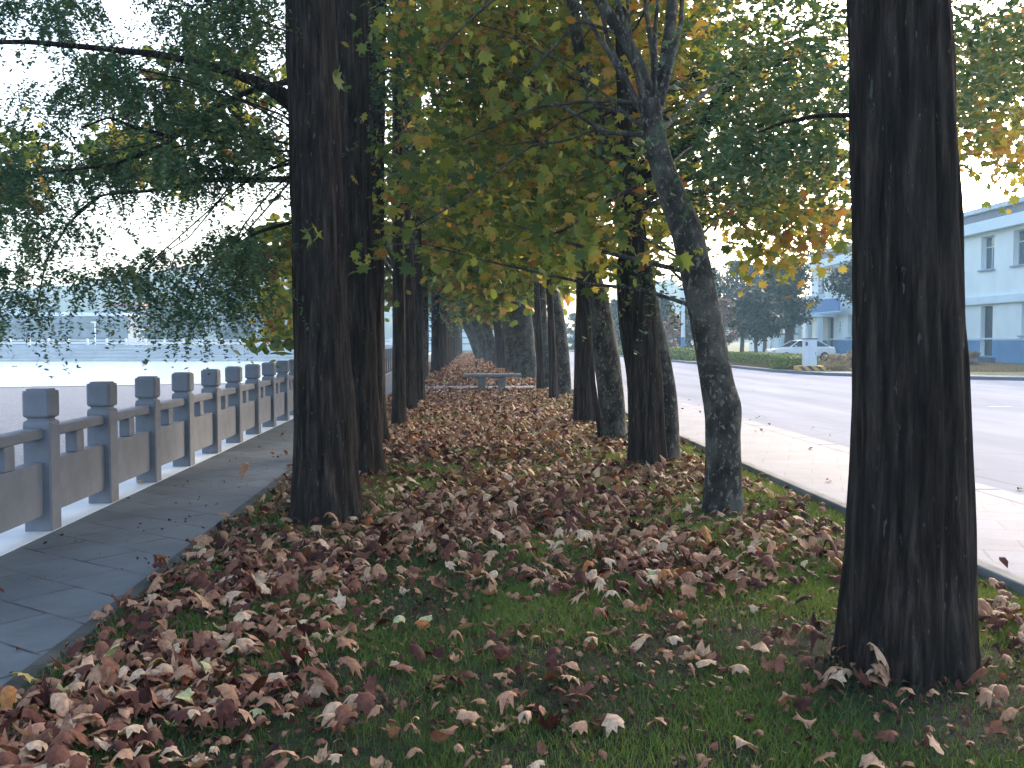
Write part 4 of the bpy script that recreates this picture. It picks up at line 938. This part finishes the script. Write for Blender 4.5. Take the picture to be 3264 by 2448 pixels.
for a, b, c, d, kd in opens:
    u = (a + b) / 2; w = b - a; h = d - c
    if kd == 'w':
        m = MB(); t = 0.07
        for yy in (a + t / 2, b - t / 2): m.box((0.34, yy, (c + d) / 2), (0.06, t, h))
        m.box((0.34, u, (c + d) / 2 - h * 0.14), (0.05, t * .8, h * 0.7))
        for zz in (c + t / 2, d - t / 2, d - h * 0.32): m.box((0.335, u, zz), (0.07, w - 2 * t, t))
        wf = m.build('window', M['frame'], bld)
        MB().box((0.365, u, (c + d) / 2), (0.02, w - .02, h - .02)).build('pane', M['pane'], wf)
        MB().box((-0.06, u, c - 0.05), (0.20, w + 0.3, 0.10)).build('sill', M['sill'], wf)
    else:
        dd = MB().box((0.33, u + 0.0, (c + d) / 2), (0.06, w - .04, h - .04)).build('door', M['doorm'], bld)
        MB().box((0.29, u + 0.45, 1.25), (0.04, 0.04, 0.2)).build('handle', M['frame'], dd)
MB().box((-0.5, 6.95, 0.0), (1.2, 2.4, 0.30)).build('door_step', M['kerb'], bld, 0.01)
# entrance with sign board, canopy and pillars at the far end
MB().box((-0.9, 37.6, 3.55), (2.2, 6.4, 0.22)).build('canopy', M['trim'], bld, 0.01)
sg = MB().box((-1.35, 34.4, 4.45), (0.18, 8.4, 1.15)).build('sign_board', M['blue'], bld, 0.01)
MB().box((-1.35, 34.4, 5.07), (0.24, 8.6, 0.09)).build('sign_trim', M['trim'], sg); MB().box((-1.35, 34.4, 3.83), (0.24, 8.6, 0.09)).build('sign_trim', M['trim'], sg)
fin = MB(); fo = [(38.7, 3.68), (41.6, 3.68), (41.6, 4.9), (40.4, 5.5), (38.7, 5.6)]
fin.v = [(-1.55, a, b) for a, b in fo] + [(-0.05, a, b) for a, b in fo]; n = 5
fin.f = [tuple(range(n)), tuple(range(2 * n - 1, n - 1, -1))] + [(i, n + i, n + (i + 1) % n, (i + 1) % n) for i in range(n)]
fin.build('fin', M['trim'], bld)
for u in (41.0, 37.9, 34.9): MB().box((-1.5, u, 1.7), (0.45, 0.6, 3.46)).build('pillar', M['trim'], bld, 0.01)
nt_ = MB()
for a, b, c, d in ((33.6, 2.9, .35, .05), (33.6, 2.62, .5, .05), (33.6, 2.3, .3, .05), (33.6, 2.6, .05, .7), (33.42, 2.1, .05, .25), (33.8, 2.1, .05, .25)): nt_.box((-0.015, a, b), (0.02, c, d))
nt_.build('wall_marking', M['cabdark'], bld)

# other pale buildings
b2 = thing('small_pale_building', 'small pale building glimpsed between the big evergreen and the entrance', 'building', (41.5, 125, 0.1))
MB().box((0, 0, 2.4), (7, 6, 4.8)).build('wall', M['wall'], b2); MB().box((0, 0, 4.95), (7.8, 6.8, 0.35)).build('roof', M['rooft'], b2)
for x in (-2, 0.4, 2.4):
    w_ = MB().box((x, -3.02, 2.6), (1.1, 0.06, 1.4)).build('window', M['pane'], b2)
b3 = thing('white_hut', 'low white hut behind the parked car', 'hut', ((2512 - 1465) * 88 / F, 88, 0.1))
MB().box((0, 0, 0.95), (1.6, 2.0, 1.9)).build('wall', M['trim'], b3, 0.02); MB().box((0, 0, 1.97), (1.9, 2.3, 0.12)).build('roof', M['kerb'], b3)
MB().box((-0.2, -1.01, 0.85), (0.6, 0.04, 1.5)).build('door', M['frame'], b3)
b4 = thing('end_building', 'pale building with level bands closing the far end of the avenue', 'building', (1.2, 150, 0.0))
MB().box((0, 0, 2.6), (12, 8, 5.2)).build('wall', M['wall'], b4)
for z in (1.0, 1.9, 2.8, 3.7): MB().box((0, -4.05, z), (12.2, 0.12, 0.18)).build('band', M['sill'], b4)
MB().box((0, 0, 5.35), (12.6, 8.6, 0.3)).build('roof', M['rooft'], b4)

# ------------------------------------------------------------------ trees across the road
def far_tree(kind, label, sx, ytop, ycb, halfw, Y, mat, n, per, ls, seed, group, trunk_r=0.16, conical=False, name=None):
    x = (sx - 1465) * Y / F; zt = 1.5 + (1085 - ytop) * Y / F; zb = 1.5 + (1085 - ycb) * Y / F; hw = halfw * Y / F
    r = np.random.default_rng(seed); root = thing(name or 'evergreen_tree', label, 'tree', (x, Y, 0.08), 0, group)
    acc = Acc(); H = zt * 0.93
    q = catmull([(0, 0, -0.1), (r.uniform(-.15, .15), 0, H * .35), (r.uniform(-.25, .25), 0, H * .7), (0, 0, H)], 14)
    v, f = tube(q, np.linspace(trunk_r, 0.03, 14), 8); acc.add(v, f)
    t = r.random(n); zc = zb + (zt - zb) * t
    prof_ = (1 - t) ** 0.8 + 0.08 if conical else np.sqrt(np.clip(1 - (2 * t - 0.9) ** 2, 0.05, 1))
    a = r.random(n) * 2 * math.pi; rad = hw * prof_ * np.sqrt(r.random(n)) 
    cl = np.stack([np.cos(a) * rad, np.sin(a) * rad, zc], -1)
    for c in cl:
        s = q[np.argmin(abs(q[:, 2] - max(c[2] - 0.3 * np.hypot(c[0], c[1]), 0.8)))]
        v, f = tube(limb_to(s, c, r, 0.06, 5), np.linspace(0.035, 0.012, 5), 4); acc.add(v, f)
    link('trunk', acc.mesh('trunk'), M['barkfar'], root, True)
    m = n * per; sp = C_ = max(hw, 1) * 0.19
    c0 = np.repeat(cl, per, 0) + r.normal(size=(m, 3)) * np.array([sp, sp, sp * 0.55])
    me = leaves_mesh('crown', r, c0, np.array([0, 0, 1.0]) + r.normal(size=(m, 3)) * 0.9, ls * (0.5 + r.random(m)), np.clip(np.repeat(r.random(n), per) * .5 + r.random(m) * .5, 0, 1), RHOMB)
    link('crown', me, mat, root)
TG = 'trees across the road'
far_tree('b', 'tall dense evergreen with a thick trunk left of the white building entrance', 2530, 830, 1040, 84, 72, M['fargreen'], 90, 150, 0.20, 1, TG, 0.45)
far_tree('b', 'round dark evergreen in front of the entrance sign', 2768, 835, 965, 100, 62, M['fargreen'], 50, 150, 0.16, 2, TG, 0.2)
far_tree('b', 'greyish pine with spreading flat boughs left of the tall evergreen', 2425, 930, 1085, 80, 66, M['fargrey'], 60, 70, 0.20, 3, TG, 0.14)
far_tree('b', 'bluish hazy evergreen behind the greyish pine', 2375, 840, 1060, 75, 98, M['fargreen'], 70, 120, 0.28, 4, TG, 0.25)
far_tree('b', 'bluish hazy evergreen right behind the leaning plane trunk', 2270, 860, 1070, 70, 112, M['fargreen'], 70, 110, 0.3, 5, TG, 0.25)
far_tree('b', 'reddish autumn tree between the leaning trunk and the greyish pine', 2318, 960, 1095, 45, 84, M['farred'], 36, 60, 0.2, 6, TG, 0.12, name='autumn_tree')
far_tree('b', 'pointed evergreen left of the pale lamp post', 2115, 955, 1110, 48, 104, M['fargreen'], 50, 110, 0.26, 7, TG, 0.2, True)
far_tree('b', 'pointed evergreen right of the pale lamp post', 2205, 930, 1110, 40, 116, M['fargreen'], 50, 110, 0.28, 8, TG, 0.2, True)
far_tree('b', 'reddish shrubby tree at the foot of the lamp post', 2150, 1010, 1105, 38, 96, M['farred'], 30, 60, 0.2, 9, TG, 0.1, name='autumn_tree')
far_tree('b', 'dark evergreen between the two trunk pairs of the right row', 1975, 960, 1110, 50, 118, M['fargreen'], 50, 110, 0.3, 10, TG, 0.2)
far_tree('b', 'far rounded evergreen where the road meets the haze', 1880, 985, 1110, 45, 140, M['fargreen'], 40, 90, 0.34, 11, TG, 0.2)
far_tree('b', 'far pale evergreen at the end of the road', 1830, 1000, 1112, 30, 150, M['fargreen'], 30, 90, 0.34, 12, TG, 0.2)
far_tree('b', 'thin leafy tree with bare lower stem behind the parked car', 2470, 985, 1060, 40, 90, M['fargrey'], 30, 60, 0.22, 13, TG, 0.1)
far_tree('b', 'hazy evergreen filling the gap left of the tall evergreen', 2450, 850, 1050, 60, 110, M['fargreen'], 60, 110, 0.3, 14, TG, 0.25)

# ------------------------------------------------------------------ far shore: hills, houses, lamp
def hill(name, pts, Y, depth, mat, seed):
    """pts (x, z) ridge; a rounded ridge running across"""
    xs = np.linspace(pts[0][0], pts[-1][0], 140); hz = np.interp(xs, [p[0] for p in pts], [p[1] for p in pts])
    rows = np.linspace(-1, 1, 25); X, R = np.meshgrid(xs, rows); Hh = hz[None] * np.cos(R * math.pi / 2) ** 0.8
    Hh = Hh * (1 + 0.10 * (gnoise(X, R * depth, 0.02) - .5)) + 3.0 * (gnoise(X, R * depth, 0.11) - .5) * (Hh > 3)
    v = np.stack([X.ravel(), (Y + R * depth).ravel(), Hh.ravel() - 0.5], 1); nx = len(xs)
    i = (np.arange(len(rows) - 1)[:, None] * nx + np.arange(nx - 1)[None]).ravel()
    o = link(name, np_mesh(name, v, np.stack([i, i + 1, i + nx + 1, i + nx], 1), 4), mat, None, True); o['kind'] = 'structure'
M['hillm'] = simple('wooded_hill', (0.05, 0.075, 0.05), 0.95, 0.35, 0.08, 1.0, fine=0.8)
hill('hills', [(-420, 12), (-330, 18), (-260, 20), (-190, 30), (-150, 38), (-110, 46), (-70, 48), (-30, 34), (10, 20)], 520, 110, M['hillm'], 1)
hill('hills', [(60, 6), (95, 22), (108, 34), (125, 20), (150, 10), (230, 22), (320, 26), (420, 18)], 520, 90, M['hillm'], 2)
M['shorewall'] = simple('weathered_wall', (0.16, 0.19, 0.23), 0.9, 0.2, 0.3)
M['redroof'] = simple('red_roof', (0.35, 0.10, 0.08), 0.8, 0.2)
HG = 'low buildings on the far shore'
for sx, Y, w, d, h, rm, lab in ((300, 205, 20, 9, 6.5, 'roof_pale', 'long low banded building on the far shore by the slim lamp'), (90, 215, 22, 9, 7.0, 'roof_pale', 'pale low building at the left edge of the far shore'), (430, 230, 8, 7, 9.5, 'redroof', 'far shore building with a small red roof')):
    x = (sx - 1465) * Y / F; t = thing('shore_building', lab, 'building', (x, Y, -0.2), 0, HG)
    MB().box((0, 0, h / 2), (w, d, h)).build('wall', M['shorewall'], t)
    MB().box((0, 0, h + 0.35), (w + 1, d + 1, 0.7), 0, 0.8).build('roof', M['redroof'] if rm == 'redroof' else M['rooft'], t)
    for k in range(2): MB().box((0, -d / 2 - 0.05, 1.7 + k * 2.9), (w * 0.92, 0.1, 1.2)).build('window_band', M['pane'], t)
lx = (330 - 1465) * 168 / F; sl = thing('shore_lamp', 'slim white lamp standing on the far bank', 'lamp post', (lx, 168, -0.2))
MB().cyl((0, 0, 0), (0, 0, 4.6), 0.14, 0.10, 8).build('pole', M['post'], sl); MB().box((0, 0, 4.7), (1.2, 0.3, 0.25)).build('lamp_head', M['post'], sl, 0.03)
for i, (sx, ytop, hw, lab) in enumerate(((560, 975, 90, 'broad misty tree right of the shore lamp'), (760, 950, 80, 'broad misty tree on the far shore before the hill'), (900, 960, 70, 'misty tree on the far shore beside the nearest trunk'), (180, 990, 60, 'misty tree behind the low shore building'), (20, 1000, 70, 'misty tree at the left end of the far shore'))):
    far_tree('b', lab, sx, ytop, 1078, hw, 190 + i * 6, M['fargreen'], 60, 60, 0.7, 60 + i, 'misty trees on the far shore', 0.3, name='shore_tree')

# ------------------------------------------------------------------ haze
hz = MB().box((0, 300, 32), (1100, 820, 70)).build('haze', None); hz['kind'] = 'stuff'; props(hz, 'thin morning haze over the lake and road', 'haze')
hm, hn, ho = new_mat('haze'); pv = N(hn, 'ShaderNodeVolumePrincipled'); pv.inputs['Density'].default_value = 0.0009
pv.inputs['Color'].default_value = (0.55, 0.80, 1.0, 1); pv.inputs['Anisotropy'].default_value = 0.2
hn.links.new(pv.outputs[0], ho.inputs['Volume']); hz.data.materials.append(hm)
